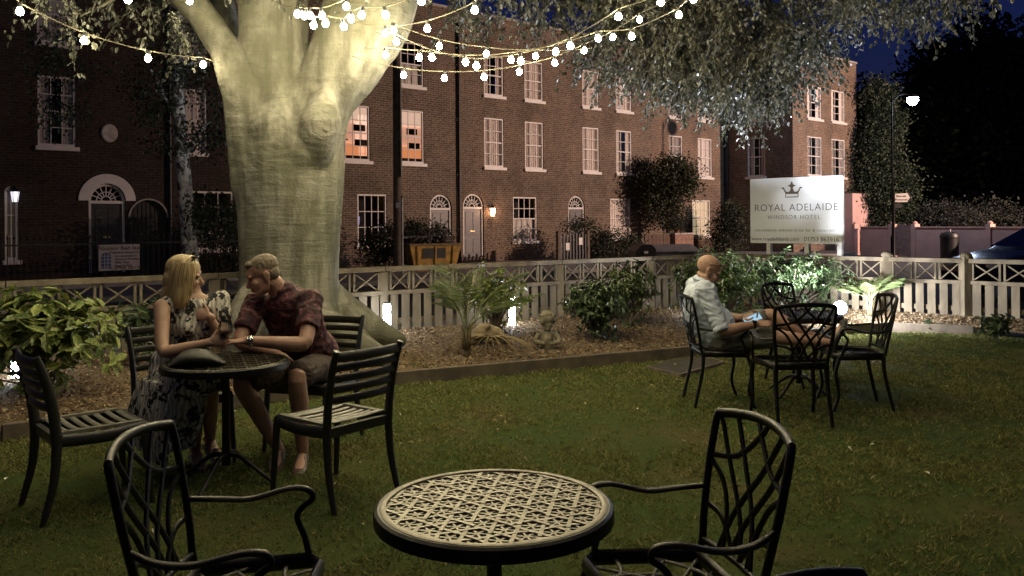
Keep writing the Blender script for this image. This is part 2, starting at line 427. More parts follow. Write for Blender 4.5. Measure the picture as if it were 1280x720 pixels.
# --- garden fence
def fence_run(name, pts, label, posts, z0=.1, dome=False):
    root = thing(name, label, 'fence', (pts[0].x, pts[0].y, 0))
    o0 = V((pts[0].x, pts[0].y, 0))
    rail, lat, pick = MB(), MB(), MB()
    H = .97
    segs = []
    for a, b in zip(pts, pts[1:]):
        L = (b - a).length; k = max(1, round(L / 1.75))
        segs += [(a + (b - a) * i / k - o0, a + (b - a) * (i + 1) / k - o0) for i in range(k)]
    seen = 0
    for i, (a, b) in enumerate(segs):
        d = (b - a).normalized(); L = (b - a).length; nrm = V((d.y, -d.x, 0))
        Z = lambda z: V((0, 0, z))
        rail.bar(a + d * .005 + Z(H - .03), b - d * .005 + Z(H - .03), .095, .058)
        rail.bar(a + Z(.655), b + Z(.655), .06, .05); rail.bar(a + Z(z0 + .04), b + Z(z0 + .04), .05, .10)
        rail.bar(a + Z(.30) - nrm * .045, b + Z(.30) - nrm * .045, .03, .07)
        k = max(1, round((L - .1) / .34)); st = (L - .1) / k
        for j in range(k):
            p = a + d * (.05 + st * j); z1, z2 = .683, H - .062; e = .028
            x0, x1 = p + d * (e + .014), p + d * (st - e - .014)
            lat.bar(p + d * e + Z(z1), p + d * e + Z(z2), .026, .03, up=nrm); lat.bar(p + d * (st - e) + Z(z1), p + d * (st - e) + Z(z2), .026, .03, up=nrm)
            lat.bar(x0 + Z(z1 + .01) , x1 + Z(z2 - .01), .016, .026, up=nrm); lat.bar(x0 + Z(z2 - .01) - nrm * .018, x1 + Z(z1 + .01) - nrm * .018, .016, .026, up=nrm)
        k = max(1, round((L - .1) / .15)); st = (L - .1) / k
        for j in range(k):
            p = a + d * (.05 + st * (j + .5)) + nrm * random.uniform(-.003, .003)
            pick.bar(p + Z(z0 + .092), p + Z(.628), .022, .098 + random.uniform(-.006, .006), up=d.cross(Z(1)).cross(Z(1)) * -1)
    rail.build('rail', timber_fence, root, bevel=.004); lat.build('lattice_panel', timber_fence, root); pick.build('picket_panel', timber_fence, root)
    ends = [segs[0][0]] + [s[1] for s in segs]
    for i, p in enumerate(ends):
        m = MB(); w2 = .06
        if dome: 
            m.b(p.x - w2, p.x + w2, p.y - w2, p.y + w2, 0, 1.0); m.ell((p.x, p.y, 1.0), (.075, .075, .055))
        else: m.b(p.x - .045, p.x + .045, p.y - .045, p.y + .045, 0, .905)
        m.build('post', timber_fence, root, smooth=40 if dome else None)
    return root
fence_run('garden_fence', FENCE, 'long pale timber picket fence with a lattice band running behind the beech trunk and palm', 0)
fence_run('garden_fence', FENCE_R, 'right hand timber picket fence with dome topped posts beside the white hotel sign', 0, dome=True)

# --- terrace of brick houses
def panel(mb, W, z0, z1, ops, T, depth=.13):
    xs = sorted({0, W} | {o[0] for o in ops} | {o[1] for o in ops}); zs = sorted({z0, z1} | {o[2] for o in ops} | {o[3] for o in ops})
    for xa, xb in zip(xs, xs[1:]):
        for za, zb in zip(zs, zs[1:]):
            xm, zm = (xa + xb) / 2, (za + zb) / 2
            if any(o[0] < xm < o[1] and o[2] < zm < o[3] for o in ops): continue
            mb.add([T(xa, 0, za), T(xb, 0, za), T(xb, 0, zb), T(xa, 0, zb)], [(0, 1, 2, 3)])
    for o in ops:
        xa, xb, za, zb = o[:4]; arch = len(o) > 4 and o[4]
        zt = zb - (xb - xa) / 2 if arch else zb
        mb.add([T(xa, 0, za), T(xa, depth, za), T(xa, depth, zt), T(xa, 0, zt)], [(0, 1, 2, 3)])
        mb.add([T(xb, 0, za), T(xb, depth, za), T(xb, depth, zt), T(xb, 0, zt)], [(3, 2, 1, 0)])
        mb.add([T(xa, 0, za), T(xb, 0, za), T(xb, depth, za), T(xa, depth, za)], [(0, 1, 2, 3)])
        if not arch: mb.add([T(xa, 0, zb), T(xb, 0, zb), T(xb, depth, zb), T(xa, depth, zb)], [(3, 2, 1, 0)])
        else:
            cx, r, k = (xa + xb) / 2, (xb - xa) / 2, 12
            arc = [(cx - r * math.cos(math.pi * i / (2 * k)), zt + r * math.sin(math.pi * i / (2 * k))) for i in range(2 * k + 1)]
            for i in range(2 * k):
                (a, b), (c, d) = arc[i], arc[i + 1]; cn = (xa, zb) if i < k else (xb, zb)
                mb.add([T(cn[0], 0, cn[1]), T(a, 0, b), T(c, 0, d)], [(0, 1, 2)])
                mb.add([T(a, 0, b), T(c, 0, d), T(c, depth, d), T(a, depth, b)], [(0, 1, 2, 3)])
glass_m = glassmat('window_glass')
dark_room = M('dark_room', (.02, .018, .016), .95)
net = M('net_curtain', (.88, .80, .74), .9, col2=(.66, .59, .54), scale=5, stretch=(3.5, 1, .02))
blind_m = M('roller_blind', (.62, .58, .52), .9, var=.06)
def lit_curtain(name, col, s, rooms):
    if name in MATS: return MATS[name]
    m, t, p, o = nodes(name); p.inputs['Base Color'].default_value = (.5, .4, .3, 1)
    f = noisen(t, 2.4 if rooms else 5, 2, .5, vec=scaled(t, (1.0, 1, .8) if rooms else (3, 1, .03)))
    if rooms:
        c = ramp(t, f, [(.36, (.10, .03, .015)), (.43, col), (.55, (1, .62, .42)), (.62, (.5, .16, .07))])
        c.node.color_ramp.interpolation = 'CONSTANT'
    else: c = ramp(t, f, [(.3, tuple(x * .45 for x in col)), (.7, col)])
    t.links.new(c, p.inputs['Emission Color']); p.inputs['Emission Strength'].default_value = s
    MATS[name] = m; return m
lit_room = emit('lit_wall', (.85, .40, .25), .62); lit_low = emit('lit_cupboard', (.85, .28, .10), .75); lit_pale = emit('lit_ceiling', (.9, .58, .42), .75)
lit_net = lit_curtain('lit_net', (.95, .8, .5), .40, False)
WIN = {}
def window(parent, x, z0, z1, w, rot=0.0, y=0.0, cols=3, rows=4, fill='net', depth=.13, sill=True, xy=None, raised=.0, frame=white_paint, arch=False):
    """sash window > pane, curtain, sill; placed in the wall's opening"""
    h = round(z1 - z0, 3); w = round(w, 3); key = (w, h, cols, rows, fill, sill, raised, arch)
    if key in WIN:
        r = copy_tree(WIN[key], parent)
    else:
        f = MB(); e = .055; zt = h - (w / 2 if arch else 0)
        f.b(-w / 2, -w / 2 + e, .03, .12, 0, zt); f.b(w / 2 - e, w / 2, .03, .12, 0, zt); f.b(-w / 2 + e, w / 2 - e, .03, .12, 0, e * 1.3)
        if arch:
            k = 16; pts = [V((w / 2 * .965 * math.cos(math.pi * i / k), .075, zt + w / 2 * .965 * math.sin(math.pi * i / k))) for i in range(k + 1)]
            for a, b in zip(pts, pts[1:]): f.bar(a, b, .06, .06, up=(0, 1, 0))
            for i in (1, 2, 3): f.bar((0, .075, zt), (w / 2 * .95 * math.cos(math.pi * i / 4), .075, zt + w / 2 * .95 * math.sin(math.pi * i / 4)), .025, .025, up=(0, 1, 0))
        else: f.b(-w / 2 + e, w / 2 - e, .03, .12, h - e, h)
        bw = .024
        for i in range(1, cols): xx = -w / 2 + e + (w - 2 * e) * i / cols; f.b(xx - bw / 2, xx + bw / 2, .06, .085, e * 1.3, zt - (0 if arch else e))
        for j in range(1, rows):
            zz = e * 1.3 + (zt - e * 2.3) * j / rows; t = .045 if j * 2 == rows else bw
            f.b(-w / 2 + e, w / 2 - e, .058, .083 if t == bw else .1, zz - t / 2, zz + t / 2)
        r = f.build('window', frame, parent)
        p = MB(); p.quad((-w / 2 + e, .09, e), (w / 2 - e, .09, e), (w / 2 - e, .09, zt - .03), (-w / 2 + e, .09, zt - .03))
        if arch: p.add([V((0, .09, zt - .03))] + [V((w / 2 * .95 * math.cos(math.pi * i / 12), .09, zt - .03 + w / 2 * .95 * math.sin(math.pi * i / 12))) for i in range(13)], [(0, i + 1, i + 2) for i in range(12)])
        p.build('pane', glass_m, r)
        if sill:
            s_ = MB(); s_.b(-w / 2 - .07, w / 2 + .07, -.09, .115, -.11, -.002); s_.build('sill', white_paint, r)
        c = MB(); k = 40; top = h - .02; bot = .02 + raised * h
        xs = [-w / 2 + .02 + (w - .04) * i / k for i in range(k + 1)]
        if fill in ('net', 'litnet'):
            gap = .0
            for i in range(k):
                ya, yb = (.145 + .03 * math.sin(q * 1.25) for q in (i, i + 1))
                c.add([(xs[i], ya, bot), (xs[i + 1], yb, bot), (xs[i + 1], yb, top), (xs[i], ya, top)], [(0, 1, 2, 3)])
            c.build('curtain', net if fill == 'net' else lit_net, r, smooth=180)
        elif fill == 'blind':
            c.quad((-w / 2 + .03, .16, .02), (w / 2 - .03, .16, .02), (w / 2 - .03, .16, h * .5), (-w / 2 + .03, .16, h * .5)); c.build('blind', blind_m, r)
        elif fill == 'drapes':
            for a, b in ((0, 12), (28, 40)):
                for i in range(a, b):
                    ya, yb = (.145 + .03 * math.sin(q * 1.5) for q in (i, i + 1))
                    c.add([(xs[i], ya, bot), (xs[i + 1], yb, bot), (xs[i + 1], yb, top), (xs[i], ya, top)], [(0, 1, 2, 3)])
            c.build('curtain', net, r, smooth=180)
        if fill == 'room':
            def qd(x0, x1, yy, z0_, z1_): c.quad((x0, yy, z0_), (x1, yy, z0_), (x1, yy, z1_), (x0, yy, z1_))
            xa, xb = -w / 2 - .3, w / 2 + .9
            qd(xa, xb, 1.4, -.6, h + .3); qd(xa, xb, 1.3, -.6, h * .38); qd(xa, xb, 1.32, h * .80, h + .3)
            for u, v, du, dv in ((.62, .62, .22, .12), (.64, .34, .25, .12), (.30, .50, .10, .06), (.12, .55, .12, .03), (.0, .44, .12, .05), (.36, .43, .16, .03)): qd(xa + (xb - xa) * u, xa + (xb - xa) * (u + du), 1.25, h * v, h * (v + dv))
            qd(-w / 2 - .05, w / 2 + .05, .17, -.02, h * .10)
            rr = c.build('lit_room', lit_room, r)
            for mm in (lit_low, lit_pale, dark_room): rr.data.materials.append(mm)
            rr.data.polygons.foreach_set('material_index', [0, 1, 2] + [3] * 7)
        else:
            if fill == 'none':
                e_ = MB(); e_.quad((-w * .42, .45, h * .42), (-w * .22, .45, h * .40), (-w * .20, .45, h * .56), (-w * .42, .45, h * .60)); e_.build('blue_screen', emit('blue_screen', (.10, .14, .75), .5), r)
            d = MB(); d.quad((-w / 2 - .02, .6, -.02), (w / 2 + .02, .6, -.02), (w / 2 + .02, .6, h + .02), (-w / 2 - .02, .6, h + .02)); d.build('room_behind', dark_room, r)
        WIN[key] = r
    r.location = (x, y, z0) if xy is None else (xy[0], xy[1], z0); r.rotation_euler = (0, 0, rot); r.parent = parent
    return r
def arch_door(parent, x, z0, z1, w, door_m, surround=.0):
    r = w / 2; zt = z1 - r; zd = zt - .08
    d = MB(); d.b(x - r + .07, x + r - .07, .10, .15, z0, zd)
    for xa, xb, za, zb in ((-.8, -.08, .08, .38), (.08, .8, .08, .38), (-.8, -.08, .46, .94), (.08, .8, .46, .94)):
        hh = zd - z0; q = r - .1
        d.b(x + xa * q, x + xb * q, .085, .105, z0 + za * hh, z0 + zb * hh)
    dd = d.build('door', door_m, parent, bevel=.012)
    k = MB(); k.b(x - .1, x + .1, .07, .09, z0 + .95, z0 + 1.0); k.build('letterbox', M('brass', (.5, .4, .2), .3, .9), dd)
    f = MB(); f.b(x - r + .01, x - r + .07, .05, .15, z0, zt); f.b(x + r - .07, x + r - .01, .05, .15, z0, zt); f.b(x - r + .07, x + r - .07, .05, .15, zd, zt)
    pts = [V((x + (r - .04) * math.cos(math.pi * i / 20), .10, zt + (r - .04) * math.sin(math.pi * i / 20))) for i in range(21)]
    for a, b in zip(pts, pts[1:]): f.bar(a, b, .06, .1, up=(0, 1, 0))
    if surround:
        ri, ro = r, r + surround
        for i in range(20):
            a0, a1 = math.pi * i / 20, math.pi * (i + 1) / 20
            f.prism([(x + ri * math.cos(a0), zt + ri * math.sin(a0)), (x + ro * math.cos(a0), zt + ro * math.sin(a0)), (x + ro * math.cos(a1), zt + ro * math.sin(a1)), (x + ri * math.cos(a1), zt + ri * math.sin(a1))], lambda a, b: V((a, -.05, b)), lambda a, b: V((a, .01, b)))
    f.build('door_frame', white_paint, parent)
    n = MB(); q = r - .08
    for i in range(1, 8): a = math.pi * i / 8; n.bar((x + .12 * math.cos(a), .12, zt + .12 * math.sin(a)), (x + q * math.cos(a), .12, zt + q * math.sin(a)), .022, .022, up=(0, 1, 0))
    for rr in (.12, q * .62):
        p2 = [V((x + rr * math.cos(math.pi * i / 14), .12, zt + rr * math.sin(math.pi * i / 14))) for i in range(15)]
        for a, b in zip(p2, p2[1:]): n.bar(a, b, .022, .022, up=(0, 1, 0))
    fl = n.build('fanlight', white_paint, parent)
    p = MB(); p.add([V((x, .14, zt))] + [V((x + (r - .03) * math.cos(math.pi * i / 20), .14, zt + (r - .03) * math.sin(math.pi * i / 20))) for i in range(21)], [(0, i + 1, i + 2) for i in range(20)])
    p.build('pane', dark_glass, fl)
dark_glass = M('dark_glass', (.012, .012, .014), .08, spec=.7, var=.1)
GF, F1, F2 = (.74, 2.46), (3.57, 5.43), (6.28, 7.82)
TOP = 9.25
def house(label, px0, px1, brick, ops, doors, windows, extra=None, name='terraced_house'):
    """px0, px1: where the house begins and ends along the terrace line"""
    s0, s1 = s_of(px0), s_of(px1); W = s1 - s0
    root = thing(name, label, 'house', fac(s0), TH)
    X = lambda px: s_of(px) - s0
    allops = []
    wins = []
    for (a, b, fl, kw) in windows:
        x0, x1 = X(a), X(b); z0, z1 = fl
        allops.append((x0, x1, z0, z1, kw.get('arch', False))); wins.append((x0, x1, z0, z1, kw))
    for (a, b, zb, kw) in doors: allops.append((X(a), X(b), SZ + .3, zb, True))
    allops += [(X(a), X(b), z0, z1, ar) for a, b, z0, z1, ar in ops]
    m = MB(); panel(m, W, SZ, TOP, allops, lambda a, d, z: V((a, d, z)))
    m.build('wall', brick, root)
    m = MB(); m.b(0.002, W - .002, -.05, .25, TOP, TOP + .09); m.build('coping', stone, root)
    m = MB(); m.quad((0, .25, TOP - .3), (W, .25, TOP - .3), (W, 9, TOP - .3), (0, 9, TOP - .3)); m.build('roof', M('slate', (.06, .06, .07), .6), root)
    for x0, x1, z0, z1, kw in wins: window(root, (x0 + x1) / 2, z0, z1, x1 - x0 - .006, **kw)
    for a, b, zb, kw in doors: arch_door(root, (X(a) + X(b)) / 2, SZ + .3, zb, X(b) - X(a), **kw)
    if extra: extra(root, X, W)
    return root
bk_dark = brickmat('brown_brick', (.20, .135, .09), (.12, .082, .056)); bk_black = brickmat('dark_brick', (.065, .042, .03), (.04, .028, .022), mortar=(.075, .065, .058))  # second brick is a much darker tone for the leftmost house
bk_mid = brickmat('stock_brick', (.215, .142, .093), (.135, .09, .06))
bk_red = brickmat('red_brick', (.25, .15, .095), (.165, .105, .07))
door_grey = M('grey_door', (.11, .10, .10), .45, var=.08); door_dark = M('dark_door', (.03, .028, .03), .4)
def pipe(px):
    def f(root, X, W):
        m = MB(); x = X(px); m.tube([(x, -.07, SZ), (x, -.07, TOP - .4)], .05, n=10)
        for z in (1.2, 3.2, 5.2, 7.2): m.b(x - .08, x + .08, -.06, -.001, z, z + .06)
        m.build('downpipe', black_paint, root, smooth=40)
    return f
def house0_extra(root, X, W):
    p = MB(); cx = X(137); p.lathe([(.02, -.06), (.19, -.06), (.22, -.03), (.22, .0)], (0, 0, 0), 20, (V((1, 0, 0)), V((0, 0, 1)), V((0, 1, 0))))
    p.v = [(a + cx, b, c * 1.15 + 4.0) for a, b, c in p.v]; p.build('wall_plaque', M('pale_stone', (.55, .5, .45), .8), root, smooth=40)
    p = MB(); x0, x1 = X(161), X(209); c = (x0 + x1) / 2; r = (x1 - x0) / 2; zt = 2.2 - r
    for i in range(20):
        a0, a1 = math.pi * i / 20, math.pi * (i + 1) / 20
        p.bar((c + r * math.cos(a0), -.02, zt + r * math.sin(a0)), (c + r * math.cos(a1), -.02, zt + r * math.sin(a1)), .04, .06, up=(0, 1, 0))
    p.build('passage_arch', stone, root)
    p = MB(); p.b(x0, x1, .14, .18, SZ, 2.2)
    for k in range(9): p.b(x0 + .05 + k * (x1 - x0) / 9, x0 + .02 + (k + 1) * (x1 - x0) / 9, .12, .145, SZ, 2.15)
    p.build('passage_gate', black_paint, root)
    pipe(212)(root, X, W)
netk = dict(fill='net'); rm = dict(fill='room')
house('leftmost dark brick house with a wide white arch over its black door', -260, 295, bk_black, [(161, 209, SZ, 2.2, True)], [(111, 157, 2.62, dict(door_m=door_dark, surround=.26))],
      [(48, 96, F1, dict(fill='drapes')), (221, 260, F1, netk), (48, 96, F2, netk), (221, 260, F2, netk), (238, 292, GF, dict(fill='blind')), (-60, -25, F1, netk), (6, 23, (.6, 2.5), dict(fill='net', arch=True, cols=2, rows=3))], house0_extra)
house('brown brick house with two orange lit first floor windows and a grey arched door', 295, 574.5, bk_dark, [], [(537.5, 565, 2.50, dict(door_m=door_grey))],
      [(340, 375, F1, netk), (431.5, 463.5, F1, rm), (502, 531, F1, rm), (431.5, 463.5, F2, dict(fill='drapes')), (502, 531, F2, dict(fill='blind')), (447, 484, GF, dict(fill='none', cols=4, rows=3))], pipe(573.2))
house('brick house with a lit wall lantern beside its arched door', 574.5, 692, bk_mid, [], [(579, 605, 2.55, dict(door_m=door_grey))],
      [(606.2, 630.7, F1, netk), (657, 680, F1, netk), (606.2, 630.7, F2, dict(fill='drapes')), (657, 680, F2, netk), (641.5, 671.5, GF, dict(fill='blind', cols=4, rows=4))], pipe(693.5) if False else None)
house('red brick house behind the dark garden hedge with four netted upper windows', 692, 815, bk_mid, [], [(710.5, 731, 2.55, dict(door_m=door_grey))],
      [(729, 749.5, F1, netk), (771, 790.5, F1, dict(fill='drapes')), (729, 749.5, F2, netk), (771, 790.5, F2, netk), (763, 788.7, GF, dict(fill='net', cols=4, rows=4))])
house('reddish brick house behind the small dark tree with one yellow lit ground floor window', 815, 907, bk_red, [], [],
      [(837, 854, F1, netk), (873, 890.5, F1, netk), (837, 854, F2, netk), (873, 890.5, F2, netk), (865.5, 888, GF, dict(fill='litnet', cols=4, rows=4))], pipe(905.5))
# projecting end house
EC = fac(s_of(907), 3.7)
def sE(px):
    r = (px - 640) / 1050; return (EC.y * r - EC.x) / (U2.x - U2.y * r)
root = thing('end_house', 'tall projecting brick end house with a pink rendered corner behind the white hotel sign', 'house', EC, TH)
WE = sE(1071.5); TE = 9.35
wi = [(1010, 1028, F1), (1040, 1057, F1), (1010, 1028, F2), (1040, 1057, F2)]
ops = [(sE(a), sE(b), f[0], f[1]) for a, b, f in wi]
m = MB(); panel(m, WE, SZ, TE, ops, lambda a, d, z: V((a, d, z)))
def tR(px):   # distance back along the return wall
    r = (px - 640) / 1050; t = (EC.y * r - EC.x) / (-N2.x + N2.y * r); return t
rops = [(3.7 - tR(934.5), 3.7 - tR(957), f[0], f[1]) for f in (F1, F2)]
panel(m, 3.7, SZ, TE, rops, lambda a, d, z: V((d, 3.7 - a, z)))
m.quad((WE, 0, SZ), (WE, 9, SZ), (WE, 9, TE), (WE, 0, TE)); m.quad((0, 9, SZ), (WE, 9, SZ), (WE, 9, TE), (0, 9, TE))
m.build('wall', bk_red, root)
m = MB(); m.b(-.03, WE + .03, -.05, 9.03, TE, TE + .09); m.build('coping', stone, root)
for (a, b, f), o in zip(wi, ops): window(root, (o[0] + o[1]) / 2, f[0], f[1], o[1] - o[0] - .006, fill='drapes')
for o, f in zip(rops, (F1, F2)): window(root, 0, f[0], f[1], o[1] - o[0] - .006, fill='drapes', rot=-math.pi / 2, xy=(0, 3.7 - (o[0] + o[1]) / 2))
pink = M('pink_render', (.62, .40, .37), .8, var=.06, scale=2, bump=.1, bscale=50)
m = MB(); m.b(WE - 2.2, WE + .25, -.9, .0, SZ, 2.75); m.build('porch', pink, root)
m = MB(); x = -.08; m.tube([(x, 3.55, SZ), (x, 3.55, TE - .3)], .05, n=10); m.build('downpipe', black_paint, root, smooth=40)
# ================================================================== STREET LAMPS, ONE SEEN AND ONE ASSUMED
def street_lamp(label, base, h, power, col, arm, name='street_lamp', spot=None):
    """post with a short arm and a lantern head at the end"""
    root = thing(name, label, 'street lamp', base)
    matte = M('matte_black', (.008, .008, .008), .9, spec=.08)
    m = MB(); m.lathe([(.08, 0), (.08, .9), (.04, 1.0), (.032, h)], n=12); m.build('post', matte, root, smooth=40)
    a = V(arm); m = MB(); m.tube([(0, 0, h - .25), (a.x * .4, a.y * .4, h + .05), (a.x, a.y, h + .02)], .028, n=8, k=4); m.build('arm', matte, root, smooth=60)
    m = MB(); d = a.normalized(); m.lathe([(.05, .14), (.17, .08), (.22, 0.0)], (a.x, a.y, h - .08), 14); hd = m.build('lamp_head', black_paint, root, smooth=40)
    m = MB(); m.lathe([(.21, 0.0), (.20, -.14), (.10, -.26), (.01, -.30)], (a.x, a.y, h - .085), 14); m.build('lens', emit('lens_%s' % name, col, 120), hd, smooth=60)
    o = lamp('lamp', (a.x, a.y, h - .55), power, col, root, .15, kind='SPOT' if spot else 'POINT')
    if spot: o.data.spot_size = R(95); o.data.spot_blend = .75; o.rotation_euler = V(spot).to_track_quat('-Z', 'Y').to_euler()
    return root
b = at(1116, 300, 33); b.z = SZ
tp = at(1140, 123, 33)
street_lamp('tall street lamp glowing blue white against the night sky', b, tp.z - b.z + .1, 420, (.62, .75, 1.0), (tp.x - b.x, -.05, 0))
street_lamp('assumed street lamp further along the road outside the picture, added to light the house fronts', V((29.8, 23.3, SZ)), 7.5, 31000, (1.0, .68, .52), (-.8, .3, 0), spot=(-.79, .61, -.13))  # assumed lamp, unseen, added to light the terrace from the right
# ================================================================== BEECH TREE
TY = 8.85
def tp_(px, py, dy=0.0): return at(px, py, TY + dy)
def PX(n): return n * TY / 1050
bm_, bt, bp, bo = nodes('beech_bark')
ver = noisen(bt, 3.0, 5, .6, vec=scaled(bt, (2.2, 2.2, .35)))
hor = noisen(bt, 4.0, 5, .6, vec=scaled(bt, (.7, .7, 5)), dist=.6)
fine = noisen(bt, 40, 4, .6)
lich = noisen(bt, 1.6, 6, .65)
c1 = mixn(bt, (.095, .09, .07), (.235, .225, .185), ramp(bt, ver, [(.38, 0), (.62, 1)]))
c2 = mixn(bt, c1, (.085, .085, .055), ramp(bt, lich, [(.42, 0), (.62, .8)]))
c3 = mixn(bt, c2, (.075, .065, .045), ramp(bt, hor, [(.60, 0), (.72, .55)]))
bt.links.new(c3, bp.inputs['Base Color']); bp.inputs['Roughness'].default_value = .75; bp.inputs['Specular IOR Level'].default_value = .25
ad = bt.nodes.new('ShaderNodeMath'); ad.operation = 'MULTIPLY_ADD'; bt.links.new(hor, ad.inputs[0]); ad.inputs[1].default_value = 1.6; bt.links.new(fine, ad.inputs[2])
hsum = ad.outputs[0]
tcb = bt.nodes.new('ShaderNodeTexCoord'); nzb = bt.nodes.new('ShaderNodeTexNoise'); nzb.inputs['Scale'].default_value = 3.2; nzb.inputs['Detail'].default_value = 4; bt.links.new(tcb.outputs['Object'], nzb.inputs['Vector'])
def mth(op, a, b=None, c=None):
    n = bt.nodes.new('ShaderNodeMath'); n.operation = op
    for i, x in enumerate((a, b, c)):
        if x is None: continue
        if hasattr(x, 'is_output'): bt.links.new(x, n.inputs[i])
        else: n.inputs[i].default_value = x
    return n.outputs[0]
BASE = at(362, 440, TY)
dark = None
for (px, py, dy, rad) in ((404, 150, -.6, .42), (303, 112, -.45, .32), (350, 185, -.55, .45)):
    k = at(px, py, TY + dy); vm = bt.nodes.new('ShaderNodeVectorMath'); vm.operation = 'DISTANCE'; bt.links.new(tcb.outputs['Object'], vm.inputs[0]); vm.inputs[1].default_value = (k.x - BASE.x, k.y - BASE.y, k.z)
    d = mth('MULTIPLY_ADD', nzb.outputs['Fac'], .55, vm.outputs['Value'])
    fall = mth('MAXIMUM', mth('SUBTRACT', 1.0, mth('DIVIDE', d, rad + .30)), 0.0)
    rg = mth('POWER', mth('MULTIPLY_ADD', mth('SINE', mth('MULTIPLY', d, 88.0)), .5, .5), 3.0)
    e = mth('MULTIPLY', rg, mth('MULTIPLY', mth('MINIMUM', mth('MULTIPLY', fall, 2.2), 1.0), ramp(bt, lich, [(.42, 1), (.58, .1)]))); dark = e if dark is None else mth('MAXIMUM', dark, e)
    hsum = mth('MULTIPLY_ADD', e, -.55, hsum)
bt.links.new(mixn(bt, c3, (.06, .055, .035), mth('MULTIPLY', dark, .28)), bp.inputs['Base Color'])  # shade in the wrinkle creases round the knots put into the bark colour
bumpn(bt, bp, hsum, .5, .016)
beech = thing('beech_tree', 'huge beech tree with a forked pale grey trunk hung with festoon bulbs', 'tree', tp_(362, 440) * 1.0)
BB = V(beech.location); BB.z = 0; beech.location = BB
mb = MB()
def L(path, rad, n=20, **kw): mb.tube([tp_(*p) - BB for p in path], [PX(r) for r in rad], n=n, k=6, round_cap=True, **kw)
L([(362, 470), (362, 430), (361, 385), (363, 330), (363, 250), (362, 205), (360, 165)], [84, 75, 65, 61, 65, 67, 64], n=28)
L([(328, 232, -.1), (319, 168, -.2), (304, 114, -.25), (277, 57, -.2), (247, 12, -.1), (212, -14, .0), (140, -45, .2)], [38, 33, 24, 19, 19, 18, 16])
L([(330, 180, .3), (298, 80, .55), (278, 0, .7), (262, -90, .8)], [30, 17, 14, 12])
L([(355, 215), (349, 150), (345, 100), (342, 40), (340, -40), (338, -140), (335, -260)], [54, 50, 43, 42, 42, 38, 22])
L([(378, 225, 0), (391, 165, -.05), (406, 120, -.05), (434, 70, -.05), (457, 22, 0), (478, -28, .1), (545, -95, .3), (625, -155, .6)], [48, 40, 39, 48, 56, 56, 42, 26])
L([(395, 190, -.35), (401, 158, -.42), (404, 130, -.35)], [20, 26, 18]); mb.ell(tp_(401, 152, -.42) - BB, (.22, .16, .25))
mb.ell(tp_(309, 110, -.24) - BB, (.19, .17, .18)); mb.ell(tp_(335, 162, -.38) - BB, (.22, .18, .28)); mb.ell(tp_(372, 190, -.42) - BB, (.2, .14, .2))
KNOTS = [(tp_(404, 150, -.58) - BB, .34), (tp_(303, 108, -.42) - BB, .30), (tp_(352, 172, -.5) - BB, .30), (tp_(375, 120, -.4) - BB, .30)]
for path, rad in (([(398, 405, -.3), (428, 420, -.45), (456, 436, -.6), (486, 452, -.7)], [26, 24, 17, 8]), ([(330, 380, -.3), (305, 420, -.5), (286, 445, -.6)], [34, 26, 12]),
                  ([(360, 390, -.4), (368, 430, -.7), (375, 462, -.95)], [36, 28, 14]), ([(325, 390, .3), (290, 410, .4), (262, 425, .4)], [30, 24, 10]), ([(410, 380, .2), (450, 408, .2), (500, 425, .2)], [30, 24, 10])):
    L(path, rad, n=16)
def bark_disp(co, no):
    w = co + BB
    a = math.atan2(co.y, co.x)
    wob = noise.noise(V((co.x * 2.5, co.y * 2.5, co.z * .8)))
    wrink = noise.noise(V((a * 1.2 + 2 * wob, co.z * 13 + 3 * wob, 2))) * (1.6 if 1.9 < w.z < 3.3 else .7)
    flute = noise.noise(V((co.x * 5, co.y * 5, co.z * .6)))
    k = 0.0
    for c, r in KNOTS:
        d = (co - c).length
        if d < r * 1.9: k += math.sin(d * 80 + 11 * wob) * .0045 * (.4 + abs(flute) * 2) * max(0, 1 - d / (r * 1.9))
    return co + no * (.026 * wob + .006 * wrink + .024 * flute + k)
remeshed(mb, 'trunk', bm_, beech, voxel=.022, smooth=8, disp=bark_disp)
pcb = [at(px, py, TY + dy) for px, py, dy in ((293, 205, -.24), (299, 262, -.27), (306, 320, -.27), (309, 362, -.36), (309, 400, -.55), (303, 432, -.75))]
m = MB(); m.tube([p - pcb[0] for p in pcb], .009, n=6, k=5); pc_ = m.build('power_cable', M('cable_black', (.015, .015, .015), .6), smooth=180); pc_.location = pcb[0]
tag(pc_, 'thin dark cable running down the left side of the beech trunk', 'cable')
# boughs that carry the hanging leaves
def wp(px, py, Y): return at(px, py, Y) - BB
mb = MB()
boughs = [([(560, -60, 9.2), (700, -95, 10), (840, -80, 10.8), (930, -30, 11), (985, 40, 10.8)], [.20, .14, .09, .05, .015]),
          ([(700, -95, 10), (790, -20, 11), (830, 5, 11.2), (870, 20, 11.2), (940, 60, 11)], [.10, .06, .04, .03, .012]),
          ([(560, -60, 9.2), (640, -60, 10.5), (720, 0, 11.4), (770, 20, 11.6), (830, 60, 11.6)], [.12, .08, .05, .03, .01]),
          ([(840, -80, 10.8), (1000, -110, 10), (1120, -80, 9.3), (1210, -30, 9)], [.07, .05, .03, .01]),
          ([(180, -60, 9), (100, -80, 8.6), (30, -60, 8.3), (-60, -20, 8)], [.14, .09, .05, .02]),
          ([(180, -60, 9), (170, -30, 8.5), (140, 0, 8.2), (100, 20, 8)], [.07, .04, .02, .008])]
for p, r in boughs:
    mb = MB(); mb.tube([wp(*q) for q in p], r, n=8, k=6); mb.build('bough', bm_, beech, smooth=180)
